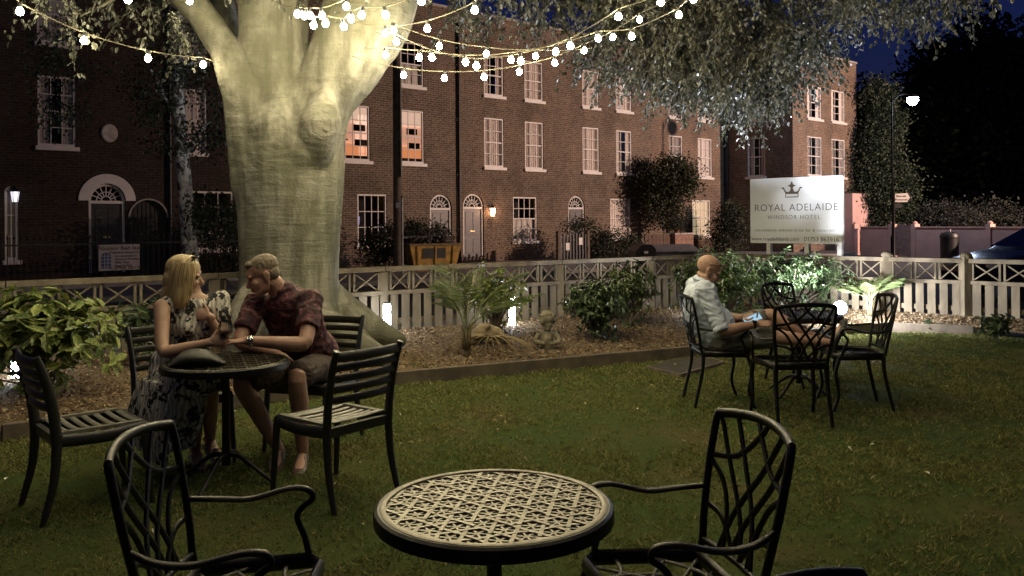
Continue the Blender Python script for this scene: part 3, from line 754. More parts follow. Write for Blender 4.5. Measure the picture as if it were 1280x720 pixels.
# sprays: each a twig that droops with leaves along it
def sprays(blobs, per, leaf, nleaf=26, down=.75, seed=0):
    rs = np.random.default_rng(seed); P = []; D = []; Nn = []; Ln = []; tw = MB()
    for (px, py, Y, rx, ry, cnt) in blobs:
        c = np.array(at(px, py, Y)); ax = rx * Y / 1050; az = ry * Y / 1050; ay = max(.9, ax * .8)
        for _ in range(int(cnt * per)):
            q = rs.normal(size=3); q /= np.linalg.norm(q); q *= rs.uniform(.25, 1) ** .5
            s = c + q * np.array([ax, ay, az])
            az_ = rs.uniform(0, 6.28); out_ = np.array([math.cos(az_), math.sin(az_), 0]) * rs.uniform(.25, .8)
            ln = rs.uniform(.35, .75); k = nleaf
            t = np.linspace(0, 1, k)[:, None]
            pts = s + out_ * ln * t + np.array([0, 0, -1]) * ln * down * (t ** 1.6)
            tan = np.gradient(pts, axis=0); tan = unit(tan)
            side = unit(np.cross(tan, np.array([[0, 0, 1.0]]))) * np.where(np.arange(k) % 2 == 0, 1, -1)[:, None]
            P.append(pts + side * .012 + rs.normal(size=(k, 3)) * .02); D.append(unit(tan * .55 + side * .6 + np.array([0, 0, -.55]) + rs.normal(size=(k, 3)) * .35))
            Nn.append(unit(np.array([0, 0, 1.0]) + rs.normal(size=(k, 3)) * .75)); Ln.append(leaf * rs.uniform(.65, 1.15, k))
            if rs.random() < .5: tw.tube([V(x) - BB for x in pts[::6]], .004, n=3)
    P, D, Nn, Ln = map(np.concatenate, (P, D, Nn, Ln))
    return P, D, Nn, Ln, tw
blobs = [(585, -20, 10.5, 60, 50, 8), (640, -22, 11.3, 95, 50, 15), (735, -4, 11.6, 95, 62, 27), (830, 25, 11.2, 95, 75, 72), (770, 50, 11.9, 55, 55, 20), (898, 50, 10.8, 85, 72, 80), (962, 62, 10.6, 52, 52, 46), (925, 105, 10.8, 55, 32, 24),
         (850, 85, 11.2, 55, 38, 28), (880, -30, 10.4, 160, 50, 70), (1005, 15, 10.5, 42, 40, 20), (1005, 62, 10.6, 30, 20, 7), (1095, -22, 9.3, 70, 22, 13), (1165, -12, 9.1, 40, 22, 8), (1195, -22, 9.0, 50, 16, 6),
         (1060, -12, 9.6, 30, 18, 6), (760, -60, 10.5, 280, 50, 40),
         (95, -16, 7.9, 70, 20, 4), (200, 4, 8.6, 36, 28, 4), (228, 30, 8.9, 14, 22, 2), (70, 10, 7.8, 24, 16, 1), (150, -60, 8.5, 150, 30, 6), (420, -75, 8.3, 160, 40, 22)]
P, D, Nn, Ln, tw = sprays(blobs, 3.1, .064, seed=3)
v_, f_ = leaf_arrays(P - np.array(BB), D, Nn, Ln, Ln * .62, .18, .12)
beech_leaf = leafmat('beech_leaf', (.035, .04, .028), (.09, .092, .07), (.18, .178, .16), .4, .18)
fast_mesh('crown', v_, f_, beech_leaf, beech)
tw.build('twigs', bm_, beech)

# ================================================================== OTHER TREES
def clump_crown(blobs, leaf, mat, parent, n_per, name='crown', up=.3, seed=1, shell=.55, droop=0.0):
    """many small leaves gathered in clumps spread through the crown's volume"""
    rs = np.random.default_rng(seed); P = []; C0 = []
    for (c, r, nc) in blobs:
        c = np.array(c); r = np.array(r)
        for _ in range(nc):
            q = rs.normal(size=3); q /= np.linalg.norm(q); q *= rs.uniform(shell, 1.0)
            cc = c + q * r; k = int(n_per * rs.uniform(.5, 1.4)); sz = rs.uniform(.10, .2) * float(r.mean()) + leaf * 1.5
            P.append(cc + rs.normal(size=(k, 3)) * sz * np.array([1, 1, .7])); C0.append(np.repeat((q * np.array([1, 1, .6]))[None], k, 0))
    P = np.concatenate(P); C0 = np.concatenate(C0); n = len(P)
    D = unit(unit(C0) * .7 + rs.normal(size=(n, 3)) * .7 + np.array([0, 0, -droop])); Nn = unit(rs.normal(size=(n, 3)) * .7 + np.array([0, 0, up]) + unit(C0) * .4)
    Ln = leaf * rs.uniform(.6, 1.2, n)
    v, f = leaf_arrays(P, D, Nn, Ln, Ln * .6, .2, .15)
    return fast_mesh(name, v, f, mat, parent)
def simple_trunk(parent, pts, rad, mat, limbs=()):
    m = MB(); m.tube(pts, rad, n=12, k=5)
    for p, r in limbs: m.tube(p, r, n=7, k=4)
    return m.build('trunk', mat, parent, smooth=180)
# silver birch on the street
bk, bt2, bp2, _o = nodes('birch_bark')
cc = mixn(bt2, (.62, .58, .52), (.05, .045, .04), ramp(bt2, noisen(bt2, 5, 5, .7, vec=scaled(bt2, (1.3, 1.3, 1.0)), dist=.5), [(.47, 0), (.56, 1)]))
bt2.links.new(cc, bp2.inputs['Base Color']); bp2.inputs['Roughness'].default_value = .8
g0 = at(240, 385, 16); g0.z = SZ
bir = thing('birch_tree', 'slender silver birch with mottled white bark standing in front of the dark left house', 'tree', g0)
q = lambda px, py, Y=16: at(px, py, Y) - g0
simple_trunk(bir, [V((0, 0, 0)), q(237, 310), q(231, 230), q(225, 160), q(222, 80), q(226, -20), q(222, -150)], [.17, .15, .135, .12, .10, .07, .02], bk,
             [([q(225, 160), q(200, 110), q(180, 70)], [.06, .04, .01]), ([q(222, 100), q(255, 60), q(285, 60)], [.06, .04, .01]), ([q(228, 200), q(250, 165), q(265, 150)], [.05, .03, .01])])
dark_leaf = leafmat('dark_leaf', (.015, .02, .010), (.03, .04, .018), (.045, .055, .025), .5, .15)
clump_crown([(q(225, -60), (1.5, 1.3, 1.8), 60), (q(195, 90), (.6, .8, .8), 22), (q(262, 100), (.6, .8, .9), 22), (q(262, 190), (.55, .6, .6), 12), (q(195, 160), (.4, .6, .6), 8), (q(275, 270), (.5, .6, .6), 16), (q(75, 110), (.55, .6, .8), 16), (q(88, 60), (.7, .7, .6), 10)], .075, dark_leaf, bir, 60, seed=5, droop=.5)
# small dark tree by the terrace
g0 = at(838, 330, 36.6); g0.z = SZ
st = thing('small_tree', 'small dark round headed tree in front of the reddish brick house', 'tree', g0)
q = lambda px, py, Y=36.6: at(px, py, Y) - g0
simple_trunk(st, [V((0, 0, 0)), q(836, 295), q(834, 260), q(832, 225)], [.13, .11, .08, .03], timber_dark, [([q(835, 275), q(815, 240)], [.05, .02]), ([q(835, 268), q(856, 232)], [.05, .02])])
clump_crown([(q(835, 235), (.95, .9, .85), 60), (q(818, 225), (.6, .6, .6), 26), (q(855, 222), (.55, .6, .55), 24), (q(832, 268), (.7, .7, .5), 30), (q(838, 208), (.55, .6, .45), 22)], .12, leafmat('small_tree_leaf', (.02, .025, .012), (.05, .06, .025), (.075, .08, .035), .5, .2), st, 60, seed=8)
g0 = at(912, 305, 38.5); g0.z = SZ
cb = thing('conical_shrub', 'dark clipped conical shrub in front of the end house behind the sign', 'shrub', g0)
q = lambda px, py, Y=38.5: at(px, py, Y) - g0
clump_crown([(q(912, 293), (.75, .7, .7), 46), (q(912, 274), (.48, .48, .55), 30), (q(913, 262), (.25, .25, .35), 14)], .10, dark_leaf, cb, 70, name='foliage', seed=9, shell=.7)
simple_trunk(cb, [V((0, 0, 0)), V((0, 0, 1.2))], [.08, .04], timber_dark)
# conifer beyond the lamp
g0 = at(1105, 300, 42); g0.z = SZ
con = thing('conifer_tree', 'feathery dark conifer lit green by the tall street lamp', 'tree', g0)
q = lambda px, py, Y=42: at(px, py, Y) - g0
simple_trunk(con, [V((0, 0, 0)), q(1103, 200), q(1100, 110)], [.3, .18, .03], timber_dark)
conb = []
for k in range(26):
    f = k / 25; y = 300 - 190 * f; wd = (1.12 if f < .45 else 1.12 * (1 - (f - .45) / .62)) * (.75 + .5 * random.random())
    conb.append((q(1101 + random.uniform(-10, 10), y), (max(wd, .22), max(wd, .22), .42), int(10 + 22 * (1 - f))))
clump_crown(conb, .15, leafmat('conifer_leaf', (.012, .024, .012), (.026, .042, .02), (.04, .06, .03), .6, .1), con, 75, seed=4, shell=.6, droop=.3)
# the black wood on the right: several big trees
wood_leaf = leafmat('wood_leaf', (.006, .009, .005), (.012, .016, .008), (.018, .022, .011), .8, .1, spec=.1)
for i, (px, top, Y, wpx, lab) in enumerate([(1168, 62, 52, 42, 'tall black tree just right of the glowing street lamp'), (1225, 18, 50, 62, 'tallest black tree rising against the sky at the right'), (1300, 30, 47, 60, 'black tree cut off by the right edge behind the car'), (1078, 120, 56, 34, 'dim far tree between the end house and the conifer')]):
    g0 = at(px, 300, Y); g0.z = SZ
    t = thing('broadleaf_tree', lab, 'tree', g0, group='dark trees beyond the pink wall')
    q = lambda x, y: at(x, y, Y) - g0
    simple_trunk(t, [V((0, 0, 0)), q(px + 3, 220), q(px, 150)], [.4, .3, .12], timber_dark, [([q(px + 2, 230), q(px - wpx * .5, 150)], [.15, .05]), ([q(px + 2, 225), q(px + wpx * .5, 140)], [.15, .05])])
    bl = []; s = Y / 1050
    for k in range(15):
        f = (k + .5) / 15; y = 275 - (275 - top) * f * .93; ww = wpx * math.sin(math.pi * min(1, .30 + .62 * f)) ** .8
        for xx in (-.55, 0, .55):
            bl.append((q(px + xx * ww + random.uniform(-6, 6), y + random.uniform(-6, 6)), (ww * s * .55, ww * s * .6, 26 * s), 13))
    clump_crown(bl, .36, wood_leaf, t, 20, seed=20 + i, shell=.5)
g0 = at(1185, 300, 37); g0.z = SZ
hb = thing('round_bush', 'rounded clipped bush rising above the pink wall', 'bush', g0)
q = lambda px, py, Y=37: at(px, py, Y) - g0
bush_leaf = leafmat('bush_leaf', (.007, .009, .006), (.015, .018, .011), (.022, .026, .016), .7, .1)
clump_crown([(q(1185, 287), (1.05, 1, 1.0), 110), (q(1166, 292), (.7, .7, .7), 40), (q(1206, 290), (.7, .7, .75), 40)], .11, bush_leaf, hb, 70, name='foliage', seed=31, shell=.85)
g0 = at(1240, 300, 38); g0.z = SZ
hb = thing('loose_bush', 'loose dark bush beside the rounded bush above the pink wall', 'bush', g0)
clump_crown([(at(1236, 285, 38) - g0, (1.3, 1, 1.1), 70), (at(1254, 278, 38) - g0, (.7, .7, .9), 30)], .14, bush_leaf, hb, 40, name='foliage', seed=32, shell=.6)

# ================================================================== PLANTS IN THE BED
def shrub(name, label, px, py, Y, w, d, h, leaf, n, mat, seed, width=.45, shell=.35, cat='shrub', lean=None, lowfill=True):
    """leafy shrub: stems from one root, leaf rosettes along the outside"""
    rs = np.random.default_rng(seed)
    b = at(px, py, Y); b.z = bed_h(b.x, b.y)
    root = thing(name, label, cat, b)
    m = MB(); P = []; D = []; N_ = []; Ln = []
    ns = int(n / 9)
    for i in range(ns):
        q = rs.normal(size=3); q[2] = abs(q[2]) if rs.random() < .75 else q[2]; q /= np.linalg.norm(q); q *= rs.uniform(shell, 1.0) * (1 + .18 * noise.noise(V(q * 2.3 + seed)))
        e = np.array([q[0] * w / 2, q[1] * d / 2, h * .45 + q[2] * h * .55])
        e[2] = max(e[2], .03)
        if i % 5 == 0: m.tube([(0, 0, 0), (e[0] * .4, e[1] * .4, e[2] * .55), tuple(e)], [.012, .008, .003], n=4, k=3)
        k = rs.integers(6, 12); dir0 = unit((q * np.array([1, 1, .5]) + np.array([0, 0, .45]))[None])[0]
        az = np.arange(k) * 2.4 + rs.uniform(0, 6); s1 = np.cross(dir0, [0, 0, 1.0]); s1 /= max(np.linalg.norm(s1), 1e-6); s2 = np.cross(dir0, s1)
        lat = np.cos(az)[:, None] * s1 + np.sin(az)[:, None] * s2
        P.append(e - dir0 * rs.uniform(0, leaf * 1.4, k)[:, None]); D.append(unit(lat + dir0 * rs.uniform(-.1, .8, k)[:, None] + np.array([0, 0, -.25]) + rs.normal(size=(k, 3)) * .2))
        N_.append(unit(np.repeat(dir0[None], k, 0) + np.array([0, 0, .6]) + rs.normal(size=(k, 3)) * .35)); Ln.append(leaf * rs.uniform(.6, 1.15, k))
    P, D, N_, Ln = map(np.concatenate, (P, D, N_, Ln))
    v, f = leaf_arrays(P, D, N_, Ln, Ln * width, .16, .18)
    fast_mesh('foliage', v, f, mat, root); m.build('stem', timber_dark, root)
    return root
auc = leafmat('spotted_laurel_leaf', (.05, .095, .02), (.095, .15, .03), (.16, .20, .045), .5, .15, spots=(.30, .30, .09))
lau = leafmat('glossy_laurel_leaf', (.024, .040, .017), (.05, .075, .03), (.085, .115, .05), .28, .12)
yel = leafmat('yellow_green_leaf', (.08, .12, .025), (.15, .19, .045), (.26, .27, .08), .35, .2)
shrub('spotted_laurel', 'big variegated yellow green bush at the far left behind the empty slatted chair', 45, 480, 6.85, 1.55, 1.1, .92, .15, 1500, auc, 41, .40)
shrub('spotted_laurel', 'small leafy plant behind the woman\'s chair against the fence', 172, 455, 7.9, .55, .5, .72, .13, 260, lau, 42, .34)
shrub('variegated_shrub', 'yellow green variegated shrub behind the young palm', 620, 420, 9.75, .85, .6, .88, .075, 1300, yel, 43, .42, shell=.3)
shrub('laurel_bush', 'dark glossy bush just right of the cherub statue', 745, 428, 9.75, .84, .8, .76, .075, 2400, lau, 44, .46)
shrub('laurel_bush', 'greener bush behind the dark bush beside the cherub, against the fence', 785, 408, 10.7, .86, .7, .90, .075, 1500, leafmat('mid_leaf', (.04, .06, .02), (.08, .11, .04), (.14, .17, .07), .35, .2), 45, .45)
shrub('camellia_shrub', 'glossy shrub directly behind the seated man with the phone', 895, 405, 10.7, 1.35, .9, 1.06, .07, 3800, leafmat('lit_leaf', (.04, .07, .02), (.08, .12, .04), (.14, .18, .07), .3, .2), 46, .45)
shrub('camellia_shrub', 'big glossy shrub under the white hotel sign beside the bright floodlight', 990, 400, 11.8, 1.85, .85, .98, .07, 5200, lau, 47, .46)
shrub('low_plant', 'low plant at the foot of the right hand fence', 1243, 408, 10.0, .55, .35, .35, .10, 240, leafmat('low_leaf', (.03, .05, .02), (.07, .10, .04), (.11, .14, .07), .4, .2), 48, .5)
shrub('low_plant', 'tiny seedling plant at the base of the pale pickets by the domed fence post', 1160, 408, 11.0, .2, .15, .13, .06, 60, leafmat('low_leaf', (0, 0, 0), (0, 0, 0)), 49, .5)
shrub('low_plant', 'little pale green plant beside the root of the beech and the left lit bollard', 466, 418, 9.5, .2, .15, .14, .06, 70, yel, 50, .5)
def palm(label, px, py, Y, h, nf, fl, seed, droop=.8, leafm=None, stem=.05, wid=.022, name='young_palm', pairs=24):
    rs = random.Random(seed); b = at(px, py, Y); b.z = bed_h(b.x, b.y) - .02
    root = thing(name, label, 'palm', b)
    m = MB(); m.tube([(0, 0, 0), (.005, 0, h * .5), (0, 0, h)], [stem, stem * .8, stem * .55], n=10, k=4)
    for k in range(7):
        a = k * 2.4; m.tube([(.02 * math.cos(a), .02 * math.sin(a), h * .3), (.05 * math.cos(a), .05 * math.sin(a), h * 1.02)], [.025, .008], n=5)
    m.build('trunk', M('palm_trunk', (.16, .13, .06), .8, col2=(.08, .06, .03), scale=14, bump=.5, bscale=40), root, smooth=180)
    P = []; D = []; N_ = []; Ln = []; rb = MB()
    for i in range(nf):
        a = i * 2.4 + rs.uniform(-.3, .3); el = rs.uniform(.75, 1.5); ln = fl * rs.uniform(.7, 1.1)
        o = V((math.cos(a), math.sin(a), 0)); pts = []
        for j in range(13):
            t = j / 12; pts.append(V((0, 0, h * .9)) + o * ln * (math.cos(el) * t + .25 * t * t) + V((0, 0, 1)) * ln * (math.sin(el) * t - droop * .55 * t * t))
        rb.tube(pts, [.008 - .006 * j / 12 for j in range(13)], n=5)
        for j in range(pairs):
            t = .3 + .7 * j / (pairs - 1); x = t * 12; i0 = min(11, int(x)); p = pts[i0].lerp(pts[i0 + 1], x - i0); d = (pts[i0 + 1] - pts[i0]).normalized()
            sdv = d.cross(V((0, 0, 1))).normalized() if abs(d.z) < .99 else V((1, 0, 0))
            for sg in (-1, 1):
                P.append(p); D.append(d * .75 + sdv * sg * .75 + V((0, 0, -.15 + rs.uniform(-.15, .15)))); N_.append(sdv.cross(d) + sdv * sg * .3); Ln.append(ln * .34 * math.sin(math.pi * min(1, .2 + t * .75)) * rs.uniform(.8, 1.1))
    v, f = leaf_arrays(np.array(P), np.array(D), np.array(N_), np.array(Ln), np.full(len(P), wid), .25, .12)
    fast_mesh('fronds', v, f, leafm or leafmat('palm_leaf', (.06, .09, .03), (.11, .15, .05), (.18, .21, .09), .4, .2), root)
    rb.build('frond_rib', M('palm_rib', (.2, .22, .09), .5), root, smooth=180)
    return root
palm('young feather palm with a green stem growing from the bark mulch', 583, 448, 8.75, .30, 9, .98, 61, .55, wid=.011, stem=.032, pairs=17)
palm('feathery palm beside the white sign and the bright floodlight', 1088, 392, 11.45, .30, 12, .66, 62, .6, name='young_palm', wid=.010, stem=.03, pairs=18)
# grass tufts at the edging
# ================================================================== FESTOON STRINGS
bulb_m = emit('bulb_glow', (1.0, .86, .53), BULB)
cable_m = M('cable', (.16, .14, .09), .6); socket_m = M('socket', (.02, .02, .02), .5)
BULB_ME = None
def festoon(label, pts, starts=(), ends=()):
    """pts: bulb centres in the world; starts/ends: extra cable points without bulbs"""
    global BULB_ME
    c0 = V(pts[0]); root = thing('festoon_string', label, 'string lights', c0, group='festoon strings hung from the beech')
    hang = V((0, 0, .075)); line = []
    cp = [V(p) for p in starts] + [V(p) + hang for p in pts] + [V(p) for p in ends]
    for a, b in zip(cp, cp[1:]):
        for k in range(6):
            t = k / 6; line.append(a.lerp(b, t) - V((0, 0, .10 * (b - a).length * t * (1 - t))))
    line.append(cp[-1])
    m = MB(); m.tube([p - c0 for p in line], .0055, n=5); m.build('cable', cable_m, root, smooth=180)
    for p in pts:
        p = V(p)
        if BULB_ME is None:
            m = MB(); m.lathe([(.004, -.031), (.017, -.027), (.028, -.012), (.030, 0), (.027, .013), (.018, .027), (.014, .036)], n=14); o = m.build('bulb', bulb_m, root, smooth=180)
            s_ = MB(); s_.lathe([(.014, .034), (.019, .036), (.018, .072), (.008, .078)], n=10); k = s_.build('socket', socket_m, o, smooth=40)
            BULB_ME = (o.data, k.data)
        else:
            o = link('bulb', BULB_ME[0], None, root); k = link('socket', BULB_ME[1], None, o)
        o.location = p - c0
        o.rotation_euler = (random.uniform(-.2, .2), random.uniform(-.2, .2), random.uniform(0, 6))
def strand(l, Ya, Yb): return [at(px, py, Ya + (Yb - Ya) * i / max(1, len(l) - 1)) for i, (px, py) in enumerate(l)]
def span(a, b, n, sag): return [V(a).lerp(V(b), (i + 1) / (n + 1)) - V((0, 0, sag * 4 * ((i + 1) / (n + 1)) * (1 - (i + 1) / (n + 1)))) for i in range(n)]
A = strand([(504.6, 94), (555.6, 98), (605, 96.5), (649, 90), (693.4, 79), (730, 63.4), (766, 46.6), (799.5, 24.7)], 8.6, 9.4)
B = strand([(482, 68.7), (524, 72), (582, 78), (639, 75), (694.5, 65), (747.7, 48), (789.5, 45.5), (848.7, 19)], 8.2, 8.2)
C = strand([(495.5, 52.4), (540, 72), (595.6, 83), (651, 76.6), (713, 57.5), (773, 21), (825.8, 2.6)], 8.15, 7.4)
Dd = strand([(492, 38.6), (549, 58), (607.9, 67.6), (669.6, 70.4)], 8.1, 8.9)
E = strand([(481.5, 42), (534, 36), (593.6, 13)], 8.1, 7.2)
Fq = strand([(372, 18), (380.5, 20), (388, 19.7), (403, 20), (433, 8.5)], 7.75, 7.6)
G = strand([(392, 31.5), (407, 29.5), (430, 33.5), (439, 24), (452, 19), (482, 18.7), (527, 2)], 7.7, 7.4)
L1 = strand([(25, 14.5), (105, 51), (185, 73), (254, 81)], 7.0, 8.3)
L2 = strand([(160, 0), (237, 1.5)], 7.4, 8.2)
lim = at(520, 30, 8.35)
festoon('lowest festoon string sagging to the right of the trunk across the brick houses', A, [at(440, 70, 8.3)], [at(870, -20, 9.5)])
festoon('festoon string second from the bottom, ending at the hanging leaves on the right', B + span(B[-1], (1.9, 4.8, 4.2), 6, .15), [at(455, 60, 8.2)], [(1.9, 4.4, 4.4)])  # span bulbs here and below are unseen, added over the lawn for light
festoon('festoon string crossing from the right limb up to the leaves in the middle', C + span(C[-1], (1.3, 3.2, 4.2), 7, .15), [at(470, 40, 8.2)], [(1.3, 2.8, 4.4)])
festoon('short festoon string of four bulbs just right of the right limb', Dd, [at(470, 33, 8.15)], [at(740, 60, 9.2)])
festoon('festoon string rising from the right limb to the top edge beside a leafy spray', E + span(E[-1], (.2, 2.8, 4.2), 8, .15), [at(440, 28, 8.15)], [(.2, 2.4, 4.4)])
festoon('festoon string with bulbs bunched on the central fork of the trunk', Fq, [at(345, 2, 8.2)], [at(452, -30, 7.8)])
festoon('festoon string zigzagging over the right limb of the trunk', G + span(G[-1], (-.9, 3.0, 4.2), 8, .15), [at(381, 5, 8.1)], [(-.9, 2.6, 4.4)])
festoon('festoon string of four bulbs swinging in from the top left corner to the trunk', span(L1[0], (-3.6, 4.4, 4.2), 4, .1)[::-1] + L1, [(-3.6, 4.0, 4.4)], [at(275, 78, 8.4)])
festoon('upper left festoon string at the top edge ending on the left limb', L2, [at(60, -30, 6.8)], [at(255, -6, 8.4)])

festoon('extra unseen festoon string added above the picture, from the right limb out over the lawn', span(at(520, -60, 8.0), (1.7, 4.0, 4.0), 12, .2), [at(505, -40, 8.2)], [(1.7, 3.8, 4.1)])  # this and the next two: unseen strings added to light trunk and lawn
festoon('extra unseen festoon string added above the picture, from the left limb out over the couple', span(at(215, -70, 8.0), (-1.4, 2.8, 4.0), 11, .2), [at(205, -50, 8.3)], [(-1.4, 2.6, 4.1)])
festoon('extra unseen festoon string added above the picture, from the middle fork straight over the lawn', span(at(345, -70, 7.9), (.5, 2.6, 4.0), 12, .2), [at(345, -50, 8.2)], [(.5, 2.4, 4.1)])

# ================================================================== GARDEN LIGHTS
def bollard(label, px, py, Y, h=.42, power=9):
    b = at(px, py, Y); b.z = bed_h(b.x, b.y) - .02
    root = thing('bollard_light', label, 'garden light', b, group='white bollard lights along the fence')
    m = MB(); m.b(-.042, .042, -.042, .042, 0, .03); m.b(-.042, .042, -.042, .042, h, h + .02); m.b(-.038, -.03, .03, .038, .03, h); m.b(.03, .038, .03, .038, .03, h)
    m.build('body', M('steel_grey', (.3, .3, .3), .4, .8), root)
    m = MB(); m.b(-.036, .036, -.036, .029, .031, h - .001); m.build('diffuser', emit('bollard_glow', (.84, .91, 1.0), power), root)
    return root
bollard('glowing white bollard light near the beech root', 484, 418, 9.75, .385, 60)
bollard('glowing white bollard light behind the young palm', 640, 409, 10.6, .385, 60)
bollard('assumed bollard light hidden behind the shrubs near the fence corner', 862, 392, 11.7, .22, 90)  # assumed, unseen: added for the pale glow on the ground here
bollard('assumed bollard light hidden behind the variegated bush at the far left', 22, 492, 7.3, .25, 80)  # assumed, unseen: added for the glow showing through the bush
# bright ground floodlight that lights the sign and shrubs
b = at(1050, 386, 10.95); b.z = bed_h(b.x, b.y)
root = thing('garden_floodlight', 'dazzling white ground floodlight below the hotel sign', 'floodlight', b)
m = MB(); m.tube([(0, 0, 0), (0, 0, .2)], .015, n=8); m.bar((-.09, 0, .2), (.09, 0, .2), .02, .02); m.build('stake', black_paint, root)
m = MB(); m.ell((0, .0, .27), (.085, .085, .085), n=18, m=12); m.build('lens', emit('flood_glow', (.9, .95, 1.0), 300), root, smooth=180)
fl = lamp('flood_lamp', (-.06, .12, .45), 1900, (.84, .88, 1.0), root, .06, kind='SPOT'); fs = lamp('flood_spill', (.12, .02, .40), 360, (.90, .93, 1.0), root, .06, kind='SPOT'); fs.data.spot_size = R(125); fs.data.spot_blend = .6; fs.rotation_euler = V((.85, .45, .22)).to_track_quat('-Z', 'Y').to_euler(); fl.data.spot_size = R(150); fl.data.spot_blend = .9; fl.rotation_euler = V((-.42, .12, 1)).to_track_quat('-Z', 'Y').to_euler()
# ================================================================== FURNITURE
# --- slatted resin chair, front towards +x, seat at 0.45
def slat_chair(label, loc, face):
    rz = math.atan2(face[1], face[0])
    if 'c' in SLAT:
        r = copy_tree(SLAT['c']); r.location = (loc[0], loc[1], 0); r.rotation_euler = (0, 0, rz); return tag(r, label)
    root = thing('slatted_chair', label, 'chair', (loc[0], loc[1], 0), rz, 'slatted chairs round the couple\'s table')
    W, D, S = .225, .22, .445
    def curve(y): return -.03 * (1 - (y / W) ** 2)        # the back bows
    for sy in (-1, 1):
        m = MB(); m.tube([(D - .02, sy * (W - .012), S - .04), (D - .005, sy * (W - .008), .22), (D + .012, sy * (W - .002), 0)], [(.024, .02), (.02, .018), (.015, .014)], n=10, k=3, side=(1, 0, 0))
        m.build('leg', chair_resin, root, smooth=50)
        m = MB(); m.tube([(-D - .005, sy * (W - .01), S), (-D - .02, sy * (W - .006), .22), (-D - .075, sy * W, 0)], [(.027, .021), (.022, .019), (.016, .014)], n=10, k=3, side=(1, 0, 0))
        m.build('leg', chair_resin, root, smooth=50)
    for sy in (-1, 1):
        m = MB()
        m.tube([(-D - .005, sy * (W - .01), S - .06), (-D - .02, sy * (W - .008), S + .10), (-D - .055, sy * (W - .004), S + .27), (-D - .10, sy * (W - .0), S + .40)], [(.028, .020), (.027, .018), (.024, .016), (.018, .014)], n=10, k=4, side=(1, 0, 0))
        m.build('back_post', chair_resin, root, smooth=50)
    bk = MB()
    for i in range(5):
        z = S + .135 + i * .058; xo = -D - .035 - .075 * ((z - S - .1) / .3) ** 1.2
        p = [(xo + curve(y) + .012, y, z) for y in np.linspace(-W + .016, W - .016, 9)]
        bk.tube(p, [(.0085, .0205)] * 9 if i < 4 else [(.011, .026)] * 9, n=8, side=(1, 0, -.22))
    bk.build('back_slats', chair_resin, root, smooth=50)
    f = MB()
    for sy in (-1, 1): f.tube([(-D - .005, sy * (W - .012), S - .035), (0, sy * (W - .004), S - .045), (D - .01, sy * (W - .012), S - .03)], [(.016, .032)] * 3, n=8, k=4, side=(0, 1, 0))
    f.bar((D - .012, -W + .02, S - .035), (D - .012, W - .02, S - .035), .03, .05); f.bar((-D, -W + .02, S - .04), (-D, W - .02, S - .04), .03, .05)
    f.build('seat_frame', chair_resin, root, smooth=50)
    s_ = MB()
    for i in range(7):
        x = -D + .045 + i * (2 * D - .06) / 6.3; dip = .012 * math.sin(math.pi * i / 6)
        p = [(x, y, S - dip - .010 * (1 - (y / W) ** 2) + (.006 if i < 6 else -.004)) for y in np.linspace(-W + .022, W - .022, 9)]
        s_.tube(p, [(.0165, .007)] * 9, n=8, side=(1, 0, 0))
    s_.bar((-D + .02, -W + .03, S + .0), (D - .03, -W + .03, S + .0), .034, .014); s_.bar((-D + .02, W - .03, S + .0), (D - .03, W - .03, S + .0), .034, .014)
    s_.build('seat_slats', M('sheen_toned_resin', (.20, .19, .155), .36, var=.1, scale=20), root, smooth=50)  # slats paler than the charcoal frame: grazing sheen put into their colour
    SLAT['c'] = root; return root
SLAT = {}
slat_chair('empty slatted chair with its back turned, right of the man in dark red', (-1.01, 4.66), (-.78, .62))
slat_chair('empty slatted chair at the far left beside the variegated bush', (-2.27, 4.53), (.74, .67))
slat_chair('slatted chair the woman in the patterned dress sits on', (-2.08, 5.30), (.70, -.71))
slat_chair('slatted chair the man in the dark red shirt sits on', (-1.36, 5.68), (-.28, -.96))

